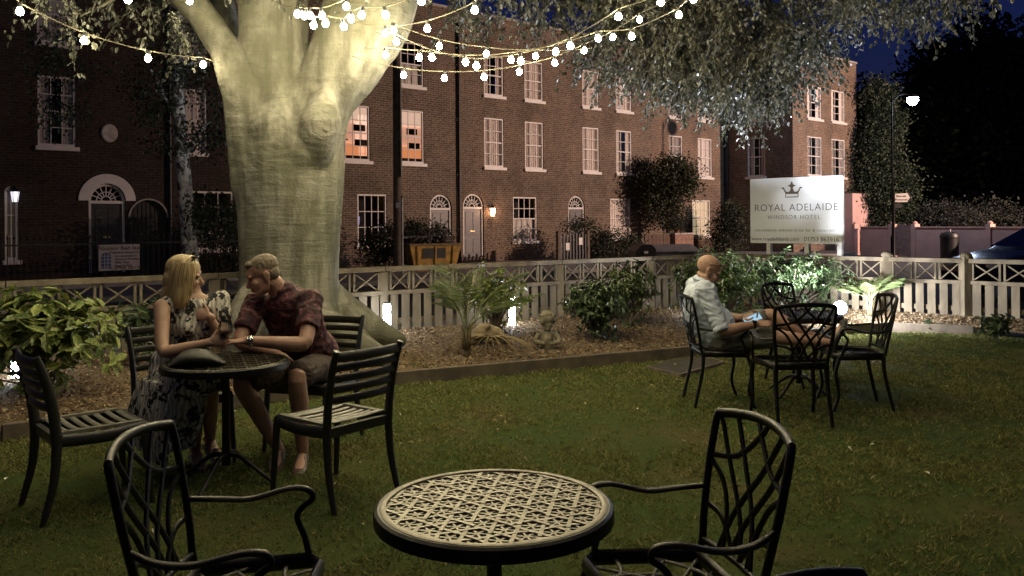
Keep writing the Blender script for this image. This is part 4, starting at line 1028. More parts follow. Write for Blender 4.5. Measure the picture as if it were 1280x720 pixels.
# --- cast metal armchair, front towards +x
ARM = {}
def armchair(label, loc, face, worn=False):
    rz = math.atan2(face[1], face[0])
    key = 'c'
    if key in ARM:
        r = copy_tree(ARM[key]); r.location = (loc[0], loc[1], 0); r.rotation_euler = (0, 0, rz); return tag(r, label)
    root = thing('cast_armchair', label, 'armchair', (loc[0], loc[1], 0), rz, 'ornate cast metal armchairs')
    S = .43; D = .18; Wf, Wb = .24, .188
    def back(a, b):            # a in -1..1 across, b in 0..1 up the back: a point on the bowed, reclined back
        hw = Wb + .035 * math.sin(math.pi * .62 * b)
        z = S + .04 + b * .405 + .022 * (1 - a * a) * max(0, b - .4) / .6
        return V((-D - .02 - .075 * b ** 1.1 - .045 * (1 - a * a) * (.3 + .7 * b), a * hw, z))
    m = MB()
    for sy in (-1, 1):
        m.tube([V((-D, sy * Wb, S - .02))] + [back(sy, b) for b in (.0, .2, .4, .6, .8, .95)] + [back(sy * .97, 1.0)], [(.0145, .012)] * 8, n=8, k=3, side=(0, 1, 0))
    m.tube([back(a, .99) for a in np.linspace(-.99, .99, 13)], [(.012, .016)] * 13, n=8, side=(1, 0, 0))
    m.tube([back(a, .02) for a in np.linspace(-1, 1, 9)], [(.009, .011)] * 9, n=8, side=(1, 0, 0))
    m.build('back_frame', iron, root, smooth=60)
    lt_ = MB()
    def strip(ctrl, r=.0098):
        q = catmull([(a, b, 0) for a, b in ctrl], 8); lt_.tube([back(p[0], p[1]) for p in q], [(r * .8, r)] * len(q), n=6, side=(1, 0, 0))
    for sg in (-1, 1):
        strip([(-.92 * sg, .97), (-.55 * sg, .62), (-.08 * sg, .30), (.18 * sg, .02)]); strip([(-.62 * sg, .99), (-.22 * sg, .66), (.22 * sg, .36), (.52 * sg, .02)])
        strip([(-1 * sg, .66), (-.45 * sg, .70), (-.05 * sg, .86), (.16 * sg, .995)]); strip([(-1 * sg, .64), (-.62 * sg, .48), (-.42 * sg, .25), (-.40 * sg, .02)])
        strip([(-1 * sg, .30), (-.6 * sg, .26), (-.25 * sg, .12), (-.1 * sg, .02)])
    lt_.build('back_lattice', iron, root, smooth=60)
    s_ = MB()
    rim = [V((-D, -Wb, S)), V((D - .03, -Wf, S)), V((D + .01, -Wf + .05, S)), V((D + .01, Wf - .05, S)), V((D - .03, Wf, S)), V((-D, Wb, S))]
    s_.tube(rim, [(.026, .015)] * 6, n=8, closed=True, side=(0, 0, 1)); s_.v = [(x, y, z) for x, y, z in s_.v]
    s_.build('seat_rim', iron, root, smooth=60)
    s_ = MB()
    def st(ctrl, r=.008): s_.tube([V((p[0], p[1], S - .004)) for p in ctrl], [(r, .005)] * len(ctrl), n=6, k=5)
    for sg in (-1, 1):
        st([(-D, -.17 * sg), (-.05, -.02 * sg), (.1, .12 * sg), (D, .19 * sg)]); st([(-D, -.06 * sg), (.0, .08 * sg), (D, .10 * sg)]); st([(-.1, -.22 * sg), (.02, -.06 * sg), (.02, .06 * sg)])
        st([(-D, .05), (-.12, .10 * sg), (-.02, .22 * sg)]); st([(D, .03 * sg), (.1, .12 * sg), (.08, .235 * sg)])
    s_.build('seat_lattice', iron, root, smooth=60)
    for sy in (-1, 1):
        m = MB(); y = sy * Wf
        m.tube([(D - .02, y * .98, S), (D + .012, y, .30), (D - .01, y, .14), (D + .035, y * 1.03, 0)], [(.021, .017), (.018, .015), (.015, .013), (.014, .013)], n=8, k=4); m.build('leg', iron, root, smooth=60)
        m = MB(); m.tube([(-D, sy * Wb, S), (-D - .012, sy * Wb * 1.02, .28), (-D - .075, sy * Wb * 1.06, 0)], [(.021, .017), (.018, .015), (.014, .013)], n=8, k=4); m.build('leg', iron, root, smooth=60)
        p0 = back(sy, .42); y1 = sy * (Wf + .02)
        m = MB(); m.tube([p0, (p0.x + .09, y1 * .98, .625), (-.04, y1, .622), (.08, y1 * 1.02, .652), (.14, y1, .648), (.155, y1, .62), (.125, y1, .595), (.105, y1, .56), (.13, y1 * .98, .50), (D - .03, Wf * sy, S)],
               [(.010, .009), (.015, .009), (.017, .009), (.017, .009), (.014, .010), (.011, .010), (.010, .010), (.010, .010), (.011, .011), (.012, .011)], n=8, k=4, side=(0, 1, 0))
        m.build('armrest', iron, root, smooth=60)
    ARM[key] = root; return root
armchair('nearest armchair on the right, its arms reaching to the round lattice table', (.45, 2.47), (-.97, -.22))
armchair('nearest dark armchair at the lower left, only back, arms and seat edge in view', (-.79, 2.42), (.998, .03))
armchair('armchair the man with the phone sits in', (1.70, 6.92), (1, .03))
armchair('armchair with its lattice back to the camera, in front of the man\'s outstretched legs', (2.09, 6.30), (-.05, 1))
armchair('armchair on the right on which the man rests his feet', (2.72, 6.74), (-.99, .10))
armchair('armchair on the far side of the phone man\'s table against the bushes', (2.66, 7.74), (.55, -.83))
armchair('dark chair of which only a back corner peeps in at the bottom edge', (.60, 1.125), (.60, -.80))

# --- round cast table with a woven lattice top
TAB = {}
def cast_table(label, loc, h, dia, rz, top_m=None, key='t'):
    root = thing('cast_table', label, 'table', (loc[0], loc[1], 0), rz, 'round cast metal garden tables')
    r = dia / 2; top_m = top_m or iron
    m = MB(); m.lathe([(r - .030, -.012), (r - .030, 0), (r - .012, .002), (r - .003, -.004), (r, -.014), (r, -.038), (r - .008, -.042), (r - .03, -.036), (r - .030, -.012)], (0, 0, h), 64)
    m.build('rim', iron, root, smooth=35)
    m = MB(); m.lathe([(r - .036, -.008), (r - .036, .002), (r - .031, .0045), (r - .024, .0045), (r - .018, .002), (r - .022, -.003), (r - .036, -.008)], (0, 0, h + .001), 64); m.build('rim_ring', top_m, root, smooth=35)
    m = MB(); sp_ = .067; R_ = r - .026
    def weave(p, q, wd, up): m.bar(p + V((0, 0, h - .005 + up)), q + V((0, 0, h - .005 + up)), wd, .006)
    for di, ang in enumerate((0, 60, 120)):
        a = R(ang); d = V((math.cos(a), math.sin(a), 0)); nrm = V((-d.y, d.x, 0)); n = int(R_ / sp_) + 1
        for i in range(-n, n + 1):
            off = (i + .5) * sp_
            if abs(off) > R_ - .003: continue
            L_ = math.sqrt(R_ * R_ - off * off); st_ = sp_ * 1.1547; k0 = math.floor(-L_ / st_); k = int(L_ / st_) + 1
            for j in range(k0, k):
                a0, a1 = max(-L_, j * st_), min(L_, (j + 1) * st_)
                if a1 - a0 > .002: weave(nrm * off + d * a0, nrm * off + d * a1, .0118, (.0016 if (j + i + di) % 2 else 0) + di * .0005)
    aa = sp_ / math.sqrt(3); n = int(R_ / aa) + 1
    for i in range(-n, n + 1):
        for j in range(-n, n + 1):
            c = V((2 * aa * (i + j * .5), 2 * aa * j * math.sqrt(3) / 2, 0))
            if c.length > R_ - .012: continue
            for t_, ang in enumerate((30, 90, 150)):
                d = V((math.cos(R(ang)), math.sin(R(ang)), 0)); e = []
                for sg in (-1, 1):
                    l_ = sp_ * .5
                    while (c + d * sg * l_).length > R_ and l_ > .004: l_ -= .003
                    e.append(c + d * sg * l_)
                weave(e[0], e[1], .0066, -.0014 + t_ * .0003)
    m.build('lattice_top', top_m, root)
    m = MB(); m.lathe([(.028, .10), (.024, .2), (.022, h - .10), (.05, h - .045), (.16, h - .045), (.16, h - .052)], n=16); m.build('pedestal', iron, root, smooth=45)
    for i in range(4):
        a = i * math.pi / 2 + .5; c, s = math.cos(a), math.sin(a)
        m = MB(); m.tube([(.0, 0, .16), (.09 * c, .09 * s, .15), (.2 * c, .2 * s, .075), (.29 * c, .29 * s, .012)], [(.018, .016), (.017, .014), (.014, .011), (.014, .012)], n=8, k=4); m.build('leg', iron, root, smooth=60)
    return root
T1 = at(617.5, 634, 2.46)
cast_table('round table in the foreground with a bright bronze woven lattice top', (T1.x, T1.y), .675, .70, .35, bronze)
T2 = at(282, 452, 4.88)
cast_table('round table the couple lean on, with a bag and a glass on it', (T2.x, T2.y), .70, .72, .9, M('dull_bronze', (.12, .11, .08), .35, .75, scale=30))
cast_table('round table half hidden behind the seated man\'s raised knee', (2.45, 7.2), .69, .72, .2)
# ================================================================== PEOPLE
skin_f = M('fair_skin', (.46, .29, .205), .5, col2=(.38, .225, .15), scale=12, bump=.06, bscale=220)
skin_m = M('ruddy_skin', (.42, .245, .175), .5, col2=(.33, .18, .125), scale=12, bump=.06, bscale=220)
eye_m = M('eye', (.06, .045, .04), .2)
def basis(fwd, up):
    f = V(fwd).normalized(); u = V(up); u = (u - f * u.dot(f)).normalized(); s = f.cross(u).normalized()   # s = the person's right
    return f, u, s
def head(mb, c, fwd, up, k=1.0, fem=False):
    f, u, s = basis(fwd, up); c = V(c)
    P = lambda a, b, d: c + (s * a + f * b + u * d) * k
    E = lambda a, b, d, rs, rf, ru, n=14: mb.ell(P(a, b, d), (rs * k, rf * k, ru * k), (s, f, u), n=n, m=10)
    E(0, -.012, .038, .076, .096, .082, 20)                       # skull
    E(0, .028, -.035, .060, .066, .078, 18)                       # face
    E(0, .045, .030, .056, .050, .042)                            # forehead
    E(0, .068, -.092, .027 if not fem else .022, .024, .020)      # chin
    for q in (-1, 1):
        mb.tube([P(q * .060, -.005, -.045), P(q * .048, .03, -.078), P(q * .014, .076, -.098)], [.016 * k, .019 * k, .016 * k], n=8, k=3, round_cap=True)   # jaw line
        E(q * .036, .062, -.028, .026, .026, .024)                # cheek
        E(q * .033, .078, .020, .026, .013, .008)                 # brow
        E(q * .0775, -.012, -.012, .009, .020, .031)              # ear
        E(q * .082, -.020, -.002, .007, .016, .022); E(q * .079, -.006, -.036, .007, .010, .012)
    mb.tube([P(0, .086, .012), P(0, .098, -.010), P(0, .112, -.030), P(0, .102, -.040)], [(.010 * k, .008 * k), (.011 * k, .010 * k), (.015 * k, .011 * k), (.011 * k, .007 * k)], n=8, k=3, round_cap=True, side=s)
    E(0, .092, -.059, .022, .010, .0065); E(0, .089, -.070, .019, .010, .007)
def eyes(root, c, fwd, up, k=1.0):
    f, u, s = basis(fwd, up); c = V(c)
    for q in (-1, 1):
        m = MB(); m.ell(c + (s * q * .032 + f * .0815 + u * .002) * k, (.013 * k, .008 * k, .0055 * k), (s, f, u), n=10, m=6); m.build('eye', eye_m, root, smooth=180)
def hand(mb, w, d, n, side, curl=.5, spread=.12, k=1.0, thumb=.6, curls=None):
    """w wrist, d direction of the palm, n the way the palm faces, side the thumb's side"""
    w = V(w); d = V(d).normalized(); n = V(n); n = (n - d * n.dot(d)).normalized(); t = V(side); t = (t - d * t.dot(d) - n * t.dot(n)).normalized()
    mb.tube([w - d * .02 * k, w + d * .02 * k, w + d * .055 * k, w + d * .088 * k], [(.026 * k, .019 * k), (.032 * k, .016 * k), (.040 * k, .0145 * k), (.040 * k, .011 * k)], n=14, k=3, side=t, round_cap=True)
    for i, (o, ln, r) in enumerate(((.031, .072, .0085), (.0105, .080, .009), (-.0105, .075, .0085), (-.031, .058, .0075))):
        c = curls[i] if curls else curl * (1 + .12 * i)
        p = w + (d * (.085 - .004 * abs(i - 1)) + t * o) * k; dr = (d + t * spread * (o / .031)).normalized(); pts = [p - dr * .02 * k, p]; a = .3 * c
        for seg, m_ in ((.46, 1.0), (.30, 1.0), (.24, .7)):
            dd = dr * math.cos(a) + n * math.sin(a); p = p + dd * ln * seg * k; pts.append(p); a += c * m_
        mb.tube(pts, [r * 1.05 * k, r * k, r * .98 * k, r * .9 * k, r * .75 * k], n=8, k=2, round_cap=True)
    b = w + (d * .022 + t * .026) * k; dr = (d * .62 + t * .75 + n * thumb * .5).normalized(); p1 = b + dr * .036 * k; p2 = p1 + (dr + d * .5 + n * thumb * .4).normalized() * .032 * k; p3 = p2 + (d * .9 + n * thumb * .6 - t * .1).normalized() * .024 * k
    mb.tube([b - dr * .015 * k, b, p1, p2, p3], [.014 * k, .0135 * k, .0115 * k, .010 * k, .0075 * k], n=8, k=2, round_cap=True)
def arm(mb, sh, el, wr, r=(.052, .047, .041, .042, .036, .025), k=1.0):
    sh, el, wr = V(sh), V(el), V(wr)
    mb.tube([sh, sh.lerp(el, .35), sh.lerp(el, .92), el.lerp(wr, .18), el.lerp(wr, .5), wr], [x * k for x in r], n=14, k=3, round_cap=True)
def leg(mb, hip, kn, an, r=(.088, .078, .056, .056, .055, .034), k=1.0):
    hip, kn, an = V(hip), V(kn), V(an); b = (an - kn).normalized(); back = ((kn - hip).normalized() * -1 + b * .3).normalized()
    mb.tube([hip, hip.lerp(kn, .4), hip.lerp(kn, .93), kn.lerp(an, .12), kn.lerp(an, .36) + back * .006, kn.lerp(an, .62), an], [r[0] * k, r[1] * k, r[2] * k, r[3] * k, r[4] * k, .046 * k, r[5] * k], n=16, k=3, round_cap=True)
def torso(mb, secs, side, k=6, n=20):
    """secs: (centre, half width, half depth); side: direction of the width"""
    mb.tube([c for c, _, _ in secs], [(a, b) for _, a, b in secs], n=n, k=k, side=side, round_cap=True)
def foot(mb, an, d, up=(0, 0, 1), k=1.0, r=1.0):
    an = V(an); f, u, s = basis(d, up)
    mb.tube([an - f * .045 * k - u * .035 * k, an + f * .01 * k - u * .028 * k, an + f * .08 * k - u * .045 * k, an + f * .155 * k - u * .058 * k, an + f * .185 * k - u * .062 * k],
            [(.030 * k * r, .033 * k), (.034 * k * r, .036 * k), (.040 * k * r, .026 * k), (.040 * k * r, .017 * k), (.028 * k * r, .011 * k)], n=12, k=3, side=s, round_cap=True)

# ---------------------------------------------------------------- woman in the patterned dress
W_ = thing('person', 'blonde woman in a black and white print dress holding a wine glass', 'person', (-2.08, 5.25, 0))
WO = V(W_.location); X = lambda v: V(v) - WO
fw = V((.74, -.67, 0)); sd = V((-.67, -.74, 0))              # sd: her right
pel = V((-2.09, 5.27, .54)); chest = V((-1.99, 5.19, .90)); neck = V((-1.965, 5.17, 1.075))
hc = at(231, 345, 5.14); hf = V((.93, .28, -.16)); hu = V((.10, -.05, 1))
shR = V((-2.10, 5.03, 1.005)); shL = V((-1.84, 5.30, 1.02))
elR = at(203, 441, 4.86); wrR = at(262, 428, 4.90); elL = at(277, 425, 5.2); wrL = at(262, 396, 5.12)
b = MB()
torso(b, [(X(pel + V((0, 0, .03))), .155, .11), (X(pel.lerp(chest, .45)), .135, .10), (X(chest), .15, .105), (X(neck - V((0, 0, .06))), .13, .075), (X(neck), .05, .05)], sd)
b.tube([X(neck - V((0, 0, .05))), X(neck.lerp(hc, .35)), X(hc - V((0, 0, .05)))], [.058, .048, .05], n=14, k=3)
head(b, X(hc), hf, hu, .97, True)
arm(b, X(shR), X(elR), X(wrR), r=(.048, .044, .037, .037, .032, .023)); arm(b, X(shL), X(elL), X(wrL), r=(.046, .042, .037, .037, .032, .023))
hand(b, X(wrR), (.85, .25, .12), (-.2, .95, .1), (0, .1, 1), k=.92, curls=[1.0, 1.05, 1.1, 1.15], thumb=.9)
hand(b, X(wrL), (-.92, -.12, .30), (-.15, .9, -.2), (.3, 0, 1), k=.92, curl=.22, spread=.2, thumb=.2)
knR, knL = at(236, 484, 4.93), at(262, 470, 4.98); anR = V((-1.99, 5.26, .10)); anL = V((-1.90, 5.26, .16))
leg(b, X(pel + sd * .085), X(knR), X(anR), r=(.085, .075, .055, .053, .052, .032)); leg(b, X(pel - sd * .085), X(knL), X(anL), r=(.085, .075, .055, .053, .052, .032))
foot(b, X(anR), (.55, -.8, -.25), k=.95); foot(b, X(anL), (.6, -.75, -.3), k=.95)
remeshed(b, 'body', skin_f, W_, .005, 3)
eyes(W_, X(hc), hf, hu, .97)
dm, dt, dp, do = nodes('leaf_print')
vo = dt.nodes.new('ShaderNodeTexVoronoi'); vo.inputs['Scale'].default_value = 1; vo.inputs['Randomness'].default_value = 1
mp = scaled(dt, (11, 11, 9)); nz = dt.nodes.new('ShaderNodeTexNoise'); nz.inputs['Scale'].default_value = 1.3; nz.inputs['Detail'].default_value = 2; dt.links.new(mp, nz.inputs['Vector'])
mxv = dt.nodes.new('ShaderNodeMix'); mxv.data_type = 'RGBA'; mxv.inputs[0].default_value = .55; dt.links.new(mp, mxv.inputs[6]); mul = dt.nodes.new('ShaderNodeVectorMath'); mul.operation = 'SCALE'; mul.inputs['Scale'].default_value = 3.2; dt.links.new(nz.outputs['Color'], mul.inputs[0]); ad2 = dt.nodes.new('ShaderNodeVectorMath'); ad2.operation = 'ADD'; dt.links.new(mp, ad2.inputs[0]); dt.links.new(mul.outputs[0], ad2.inputs[1]); dt.links.new(ad2.outputs[0], vo.inputs['Vector'])
v2 = dt.nodes.new('ShaderNodeTexWave'); v2.inputs['Scale'].default_value = 1.1; v2.inputs['Distortion'].default_value = 9; v2.inputs['Detail'].default_value = 2; dt.links.new(mp, v2.inputs['Vector'])
k1 = ramp(dt, vo.outputs['Distance'], [(.46, 1), (.52, 0)]); k2 = ramp(dt, v2.outputs['Fac'], [(.40, 0), (.52, 1)])
bl = mixn(dt, (0, 0, 0), (1, 1, 1), k1); bl = mixn(dt, bl, (0, 0, 0), ramp(dt, noisen(dt, 34, 2), [(.56, 0), (.62, 1)]))
dt.links.new(mixn(dt, mixn(dt, (.60, .56, .48), (.30, .28, .25), k2), (.012, .012, .014), bl), dp.inputs['Base Color']); dp.inputs['Roughness'].default_value = .85
b = MB()
torso(b, [(X(pel + V((0, 0, .05))), .19, .15), (X(pel + V((0, 0, .10))), .18, .14), (X(pel.lerp(chest, .5)), .15, .115), (X(chest), .163, .118), (X(neck - V((0, 0, .085))), .135, .085)], sd)
b.ell(X(chest + fw * .075 + sd * .065 + V((0, 0, -.03))), (.06, .06, .06)); b.ell(X(chest + fw * .075 - sd * .065 + V((0, 0, -.03))), (.06, .06, .06))
b.ell(X(shL), (.062, .062, .06)); b.tube([X(shL + V((0, 0, .0))), X(shL.lerp(elL, .42))], [.056, .066], n=12, round_cap=True); b.tube([X(shR + V((.03, .03, .02))), X(shR + V((.05, .06, -.03)))], [.045, .05], n=10, round_cap=True)
b.tube([X(chest + V((0, 0, .06)) + fw * .06 - sd * .06), X(shL + V((-.02, -.02, .01)))], [.07, .06], n=10)
kc = knR.lerp(knL, .5); lap = pel.lerp(kc, .5)
b.tube([X(pel), X(lap + V((0, 0, .02))), X(kc + V((0, 0, .015))), X(kc + fw * .05 - V((0, 0, .03)))], [(.20, .125), (.185, .105), (.165, .085), (.15, .05)], n=20, k=5, side=sd, round_cap=True)
b.tube([X(kc + fw * .0 - V((0, 0, .03)) + sd * .05), X(kc - fw * .05 + sd * .08 - V((0, 0, .22))), X(kc - fw * .14 + sd * .10 - V((0, 0, .40)))], [(.12, .05), (.13, .045), (.15, .04)], n=16, k=5, side=sd)
b.tube([X(lap + sd * .16), X(lap + sd * .21 - V((0, 0, .18))), X(lap + sd * .22 - fw * .05 - V((0, 0, .42)))], [(.15, .055), (.17, .05), (.19, .045)], n=16, k=5, side=fw)
b.tube([X(pel + sd * .17), X(pel + sd * .23 - V((0, 0, .16)) - fw * .03), X(pel + sd * .26 - fw * .07 - V((0, 0, .36)))], [(.10, .06), (.12, .05), (.14, .04)], n=16, k=5, side=fw)
def folds(co, no):
    a = noise.noise(V((co.x * 26, co.y * 26, co.z * 3.5))) * (.012 if co.z < .5 else .005) + noise.noise(co * 9) * .006
    return co + no * a
remeshed(b, 'dress', dm, W_, .009, 3, folds)
# hair: a cap with long strands falling to the shoulders
hair_m = M('blonde_hair', (.52, .40, .21), .42, col2=(.30, .21, .10), scale=60, stretch=(1, 1, .1))
f, u, s = basis(hf, hu); HC = X(hc)
b = MB()
b.ell(HC - f * .018 * 1 + u * .045, (.086, .104, .088), (s, f, u), n=20, m=12)
b.ell(HC - f * .05 - u * .03, (.084, .075, .10), (s, f, u), n=18); b.ell(HC - f * .06 - u * .11, (.08, .06, .10), (s, f, u), n=18)
b.ell(HC - f * .055 - u * .145, (.075, .05, .07), (s, f, u), n=18)
b.tube([HC + s * .07 + u * .06 + f * .03, HC + s * .088 - u * .04 + f * .005, HC + s * .09 - u * .14, HC + s * .085 - u * .185 + f * .02], [(.03, .02), (.05, .022), (.05, .024), (.03, .012)], n=12, k=4, side=f)
remeshed(b, 'hair', hair_m, W_, .006, 3)
rs = random.Random(4); b = MB()
for i in range(340):
    a = rs.uniform(-2.75, 1.15)                 # round the head, 0 at her right side (towards the camera)
    top = HC + u * .128 + f * rs.uniform(-.03, .05) + s * rs.uniform(-.015, .03)
    o = s * math.cos(a) - f * math.sin(a) * -1 * -1
    o = s * math.cos(a) + f * (-math.sin(-a) if a > 0 else math.sin(a)) if False else s * math.cos(a) + f * math.sin(a)
    if f.dot(o) > .62: continue
    w_ = rs.uniform(.0, .012); low = rs.uniform(.14, .205)
    pts = [top, HC + o * (.066 + w_) + u * .105, HC + o * (.092 + w_) + u * .03, HC + o * (.096 + w_) - u * .06, HC + o * (.092 + w_) - u * (.06 + low * .45) - f * .01, HC + o * (.088 + w_ + rs.uniform(-.01, .01)) - u * low - f * .005]
    b.tube(pts, [.003, .0045, .005, .005, .0042, .0015], n=4, k=3)
b.build('hair_strands', hair_m, W_, smooth=180)
b = MB()                                         # sunglasses pushed up on the hair
for q in (-1, 1):
    b.tube([HC + s * (.036 * q + .03 * math.cos(t)) + u * (.128 + .004 * math.cos(t)) + f * (.045 + .022 * math.sin(t)) for t in np.linspace(0, 2 * math.pi, 14)[:-1]], .0035, n=6, closed=True)
    b.tube([HC + s * .068 * q + u * .118 + f * .04, HC + s * .092 * q + u * .07 - f * .01, HC + s * .092 * q + u * .03 - f * .05], .003, n=6, k=3)
    b.ell(HC + s * .036 * q + u * .129 + f * .045, (.028, .02, .004), (s, f, u), n=12)
b.build('sunglasses', M('sunglasses', (.015, .012, .012), .12), W_, smooth=180)
b = MB()
for an, d in ((anR, (.55, -.8, -.25)), (anL, (.6, -.75, -.3))):
    f_, u_, s_ = basis(d, (0, 0, 1)); a = X(an)
    b.tube([a - f_ * .05 - u_ * .075, a + f_ * .06 - u_ * .08, a + f_ * .19 - u_ * .08], [(.034, .009), (.036, .008), (.036, .008)], n=12, k=3, side=s_, round_cap=True)
    b.tube([a + f_ * .10 + s_ * .042 - u_ * .07, a + f_ * .10 - u_ * .018, a + f_ * .10 - s_ * .042 - u_ * .07], [(.008, .004)] * 3, n=8, k=4)
    b.tube([a + f_ * .0 + s_ * .04 - u_ * .07, a + f_ * .02 + u_ * .015, a - s_ * .04 - u_ * .07], [(.006, .003)] * 3, n=8, k=4)
b.build('sandals', M('white_leather', (.6, .57, .5), .5), W_, smooth=180)
# wine glass in her hand
gb = at(282, 437, 4.93); gb.z = .702
wg = thing('wine_glass', 'stemmed wine glass in the woman\'s hand over the table', 'wine glass', gb)
gh = .79 - .70
m = MB(); o_ = .045
m.lathe([(.0, o_), (.034, o_), (.035, o_ + .003), (.006, o_ + .008), (.004, o_ + .03), (.004, o_ + .075), (.02, o_ + .085), (.040, o_ + .11), (.043, o_ + .135), (.034, o_ + .185), (.0325, o_ + .185), (.0415, o_ + .135), (.0385, o_ + .111), (.018, o_ + .088), (0, o_ + .086)], n=22)
m.build('glass', glassmat('drinking_glass', (.93, .95, .95), .5), wg, smooth=60)
m = MB(); m.lathe([(0, o_ + .0875), (.017, o_ + .089), (.037, o_ + .1115), (.0395, o_ + .122), (0, o_ + .122)], n=20); m.build('wine', M('red_wine', (.12, .01, .015), .15), wg, smooth=60)

# ---------------------------------------------------------------- man in the dark red shirt
M_ = thing('person', 'man in a dark red floral shirt and shorts leaning on the couple\'s table', 'person', (-1.38, 5.6, 0))
MO = V(M_.location); X = lambda v: V(v) - MO
pel = V((-1.37, 5.66, .54)); chest = V((-1.43, 5.46, .90)); neck = V((-1.47, 5.37, 1.07)); sd = V((-.985, .17, 0)); fw = V((-.17, -.985, 0))
hc = at(329, 344, 5.29); hf = V((-.87, -.34, -.36)); hu = V((-.36, -.1, .92))
shR = V((-1.655, 5.40, 1.0)); shL = V((-1.27, 5.31, 1.02))
elL = at(381, 431, 5.07); wrL = at(309, 426, 4.97); elR = V((-1.70, 5.22, .765)); wrR = V((-1.46, 5.17, .70))
b = MB()
torso(b, [(X(pel + V((0, 0, .04))), .165, .125), (X(pel.lerp(chest, .45)), .165, .13), (X(chest), .17, .11), (X(neck - V((-.01, -.02, .08))), .14, .075), (X(neck), .06, .06)], sd)
b.tube([X(neck - V((0, -.01, .05))), X(neck.lerp(hc, .45)), X(hc - hf * .02 - V((0, 0, .04)))], [.07, .06, .058], n=14, k=3)
head(b, X(hc), hf, hu, 1.03)
arm(b, X(shL), X(elL), X(wrL), r=(.056, .052, .046, .047, .040, .028)); arm(b, X(shR), X(elR), X(wrR), r=(.056, .052, .046, .047, .040, .028))
hand(b, X(wrL), (-.98, -.12, -.04), (.0, .1, -1), (-.2, .9, 0), k=1.02, curl=.42, thumb=.3)
hand(b, X(wrR), (.75, -.35, -.55), (.2, .6, -.6), (-.3, -.6, .7), k=1.02, curl=.45, thumb=.3)
knR, knL = at(300, 478, 5.06), at(371, 468, 5.08); anR = V((-1.47, 5.26, .085)); anL = V((-1.305, 5.20, .085))
leg(b, X(pel + sd * .095), X(knR), X(anR), k=1.02); leg(b, X(pel - sd * .095), X(knL), X(anL), k=1.02)
foot(b, X(anR), (.15, -1, -.05), k=.88, r=.9); foot(b, X(anL), (.1, -1, -.05), k=.88, r=.9)
remeshed(b, 'body', skin_m, M_, .005, 3)
eyes(M_, X(hc), hf, hu, 1.03)
rm_, rt, rp, ro = nodes('floral_shirt')
wv = rt.nodes.new('ShaderNodeTexVoronoi'); wv.inputs['Scale'].default_value = 26; wv.feature = 'DISTANCE_TO_EDGE'
tc_ = rt.nodes.new('ShaderNodeTexCoord'); nz = rt.nodes.new('ShaderNodeTexNoise'); nz.inputs['Scale'].default_value = 14; rt.links.new(tc_.outputs['Object'], nz.inputs['Vector'])
mu = rt.nodes.new('ShaderNodeVectorMath'); mu.operation = 'MULTIPLY_ADD'; mu.inputs[1].default_value = (.12, .12, .12); rt.links.new(nz.outputs['Color'], mu.inputs[0]); rt.links.new(tc_.outputs['Object'], mu.inputs[2]); rt.links.new(mu.outputs[0], wv.inputs['Vector'])
fl = ramp(rt, wv.outputs['Distance'], [(.03, 1), (.09, 0)]); pn = ramp(rt, noisen(rt, 17, 3), [(.46, 0), (.54, 1)])
rt.links.new(mixn(rt, mixn(rt, (.035, .010, .014), (.085, .021, .028), pn), (.19, .085, .085), mixn(rt, fl, pn, 1, 'MULTIPLY')), rp.inputs['Base Color']); rp.inputs['Roughness'].default_value = .8
def sleeve(mb, sh, el, t0, r0, r1):
    mb.ell(sh, (r0 * 1.06, r0 * 1.06, r0 * 1.0)); mb.tube([sh, V(sh).lerp(V(el), t0 * .5), V(sh).lerp(V(el), t0)], [r0, (r0 + r1) / 2, r1], n=14, k=3)
b = MB()
torso(b, [(X(pel + V((0, 0, .04))), .20, .155), (X(pel + V((0, 0, .10))), .20, .16), (X(pel.lerp(chest, .5)), .185, .15), (X(chest), .20, .142), (X(neck - V((-.01, -.02, .055))), .185, .108), (X(neck + V((0, 0, -.01))), .085, .078)], sd)
sleeve(b, X(shL + V((-.01, .0, -.005))), X(elL), .66, .080, .075); sleeve(b, X(shR + V((.01, .0, -.005))), X(elR), .72, .080, .075)
cn = neck + V((0, 0, .01))                        # collar
b.tube([X(cn + V((.068 * math.cos(t) * 1, .068 * math.sin(t), .012 * math.sin(t)))) for t in np.linspace(0, 2 * math.pi, 17)[:-1]], [(.012, .026)] * 16, n=8, closed=True, side=None)
def wrinkle(co, no):
    q = co + V((noise.noise(co * 7), noise.noise(co * 7 + V((5, 0, 0))), noise.noise(co * 7 + V((0, 9, 0))))) * .05
    return co + no * ((.5 - abs(noise.noise(V((q.x * 15, q.y * 15, q.z * 24))))) * .013 + noise.noise(q * 9) * .008 - .006)
remeshed(b, 'shirt', rm_, M_, .007, 4, wrinkle)
b = MB()
torso(b, [(X(pel + V((0, -.02, .03))), .185, .13), (X(pel + V((0, 0, .06))), .19, .14), (X(pel + V((0, 0, .10))), .185, .14)], sd)
for q, kn in ((1, knR), (-1, knL)): b.tube([X(pel + sd * q * .09), X((pel + sd * q * .09).lerp(kn, .5)), X((pel + sd * q * .09).lerp(kn, .88))], [(.115, .105), (.10, .095), (.092, .085)], n=16, k=3, round_cap=True)
remeshed(b, 'shorts', M('brown_shorts', (.06, .036, .028), .85, scale=10), M_, .007, 3, wrinkle)
f, u, s = basis(hf, hu); HC = X(hc)
b = MB()
b.ell(HC - f * .020 + u * .052, (.080, .098, .078), (s, f, u), n=18, m=12); b.ell(HC - f * .045 + u * .0, (.075, .060, .058), (s, f, u), n=16); b.ell(HC + f * .052 + u * .090, (.052, .034, .026), (s, f, u))
def hairy(co, no): return co + no * (noise.noise(V((co.x * 120, co.y * 120, co.z * 60))) * .003)
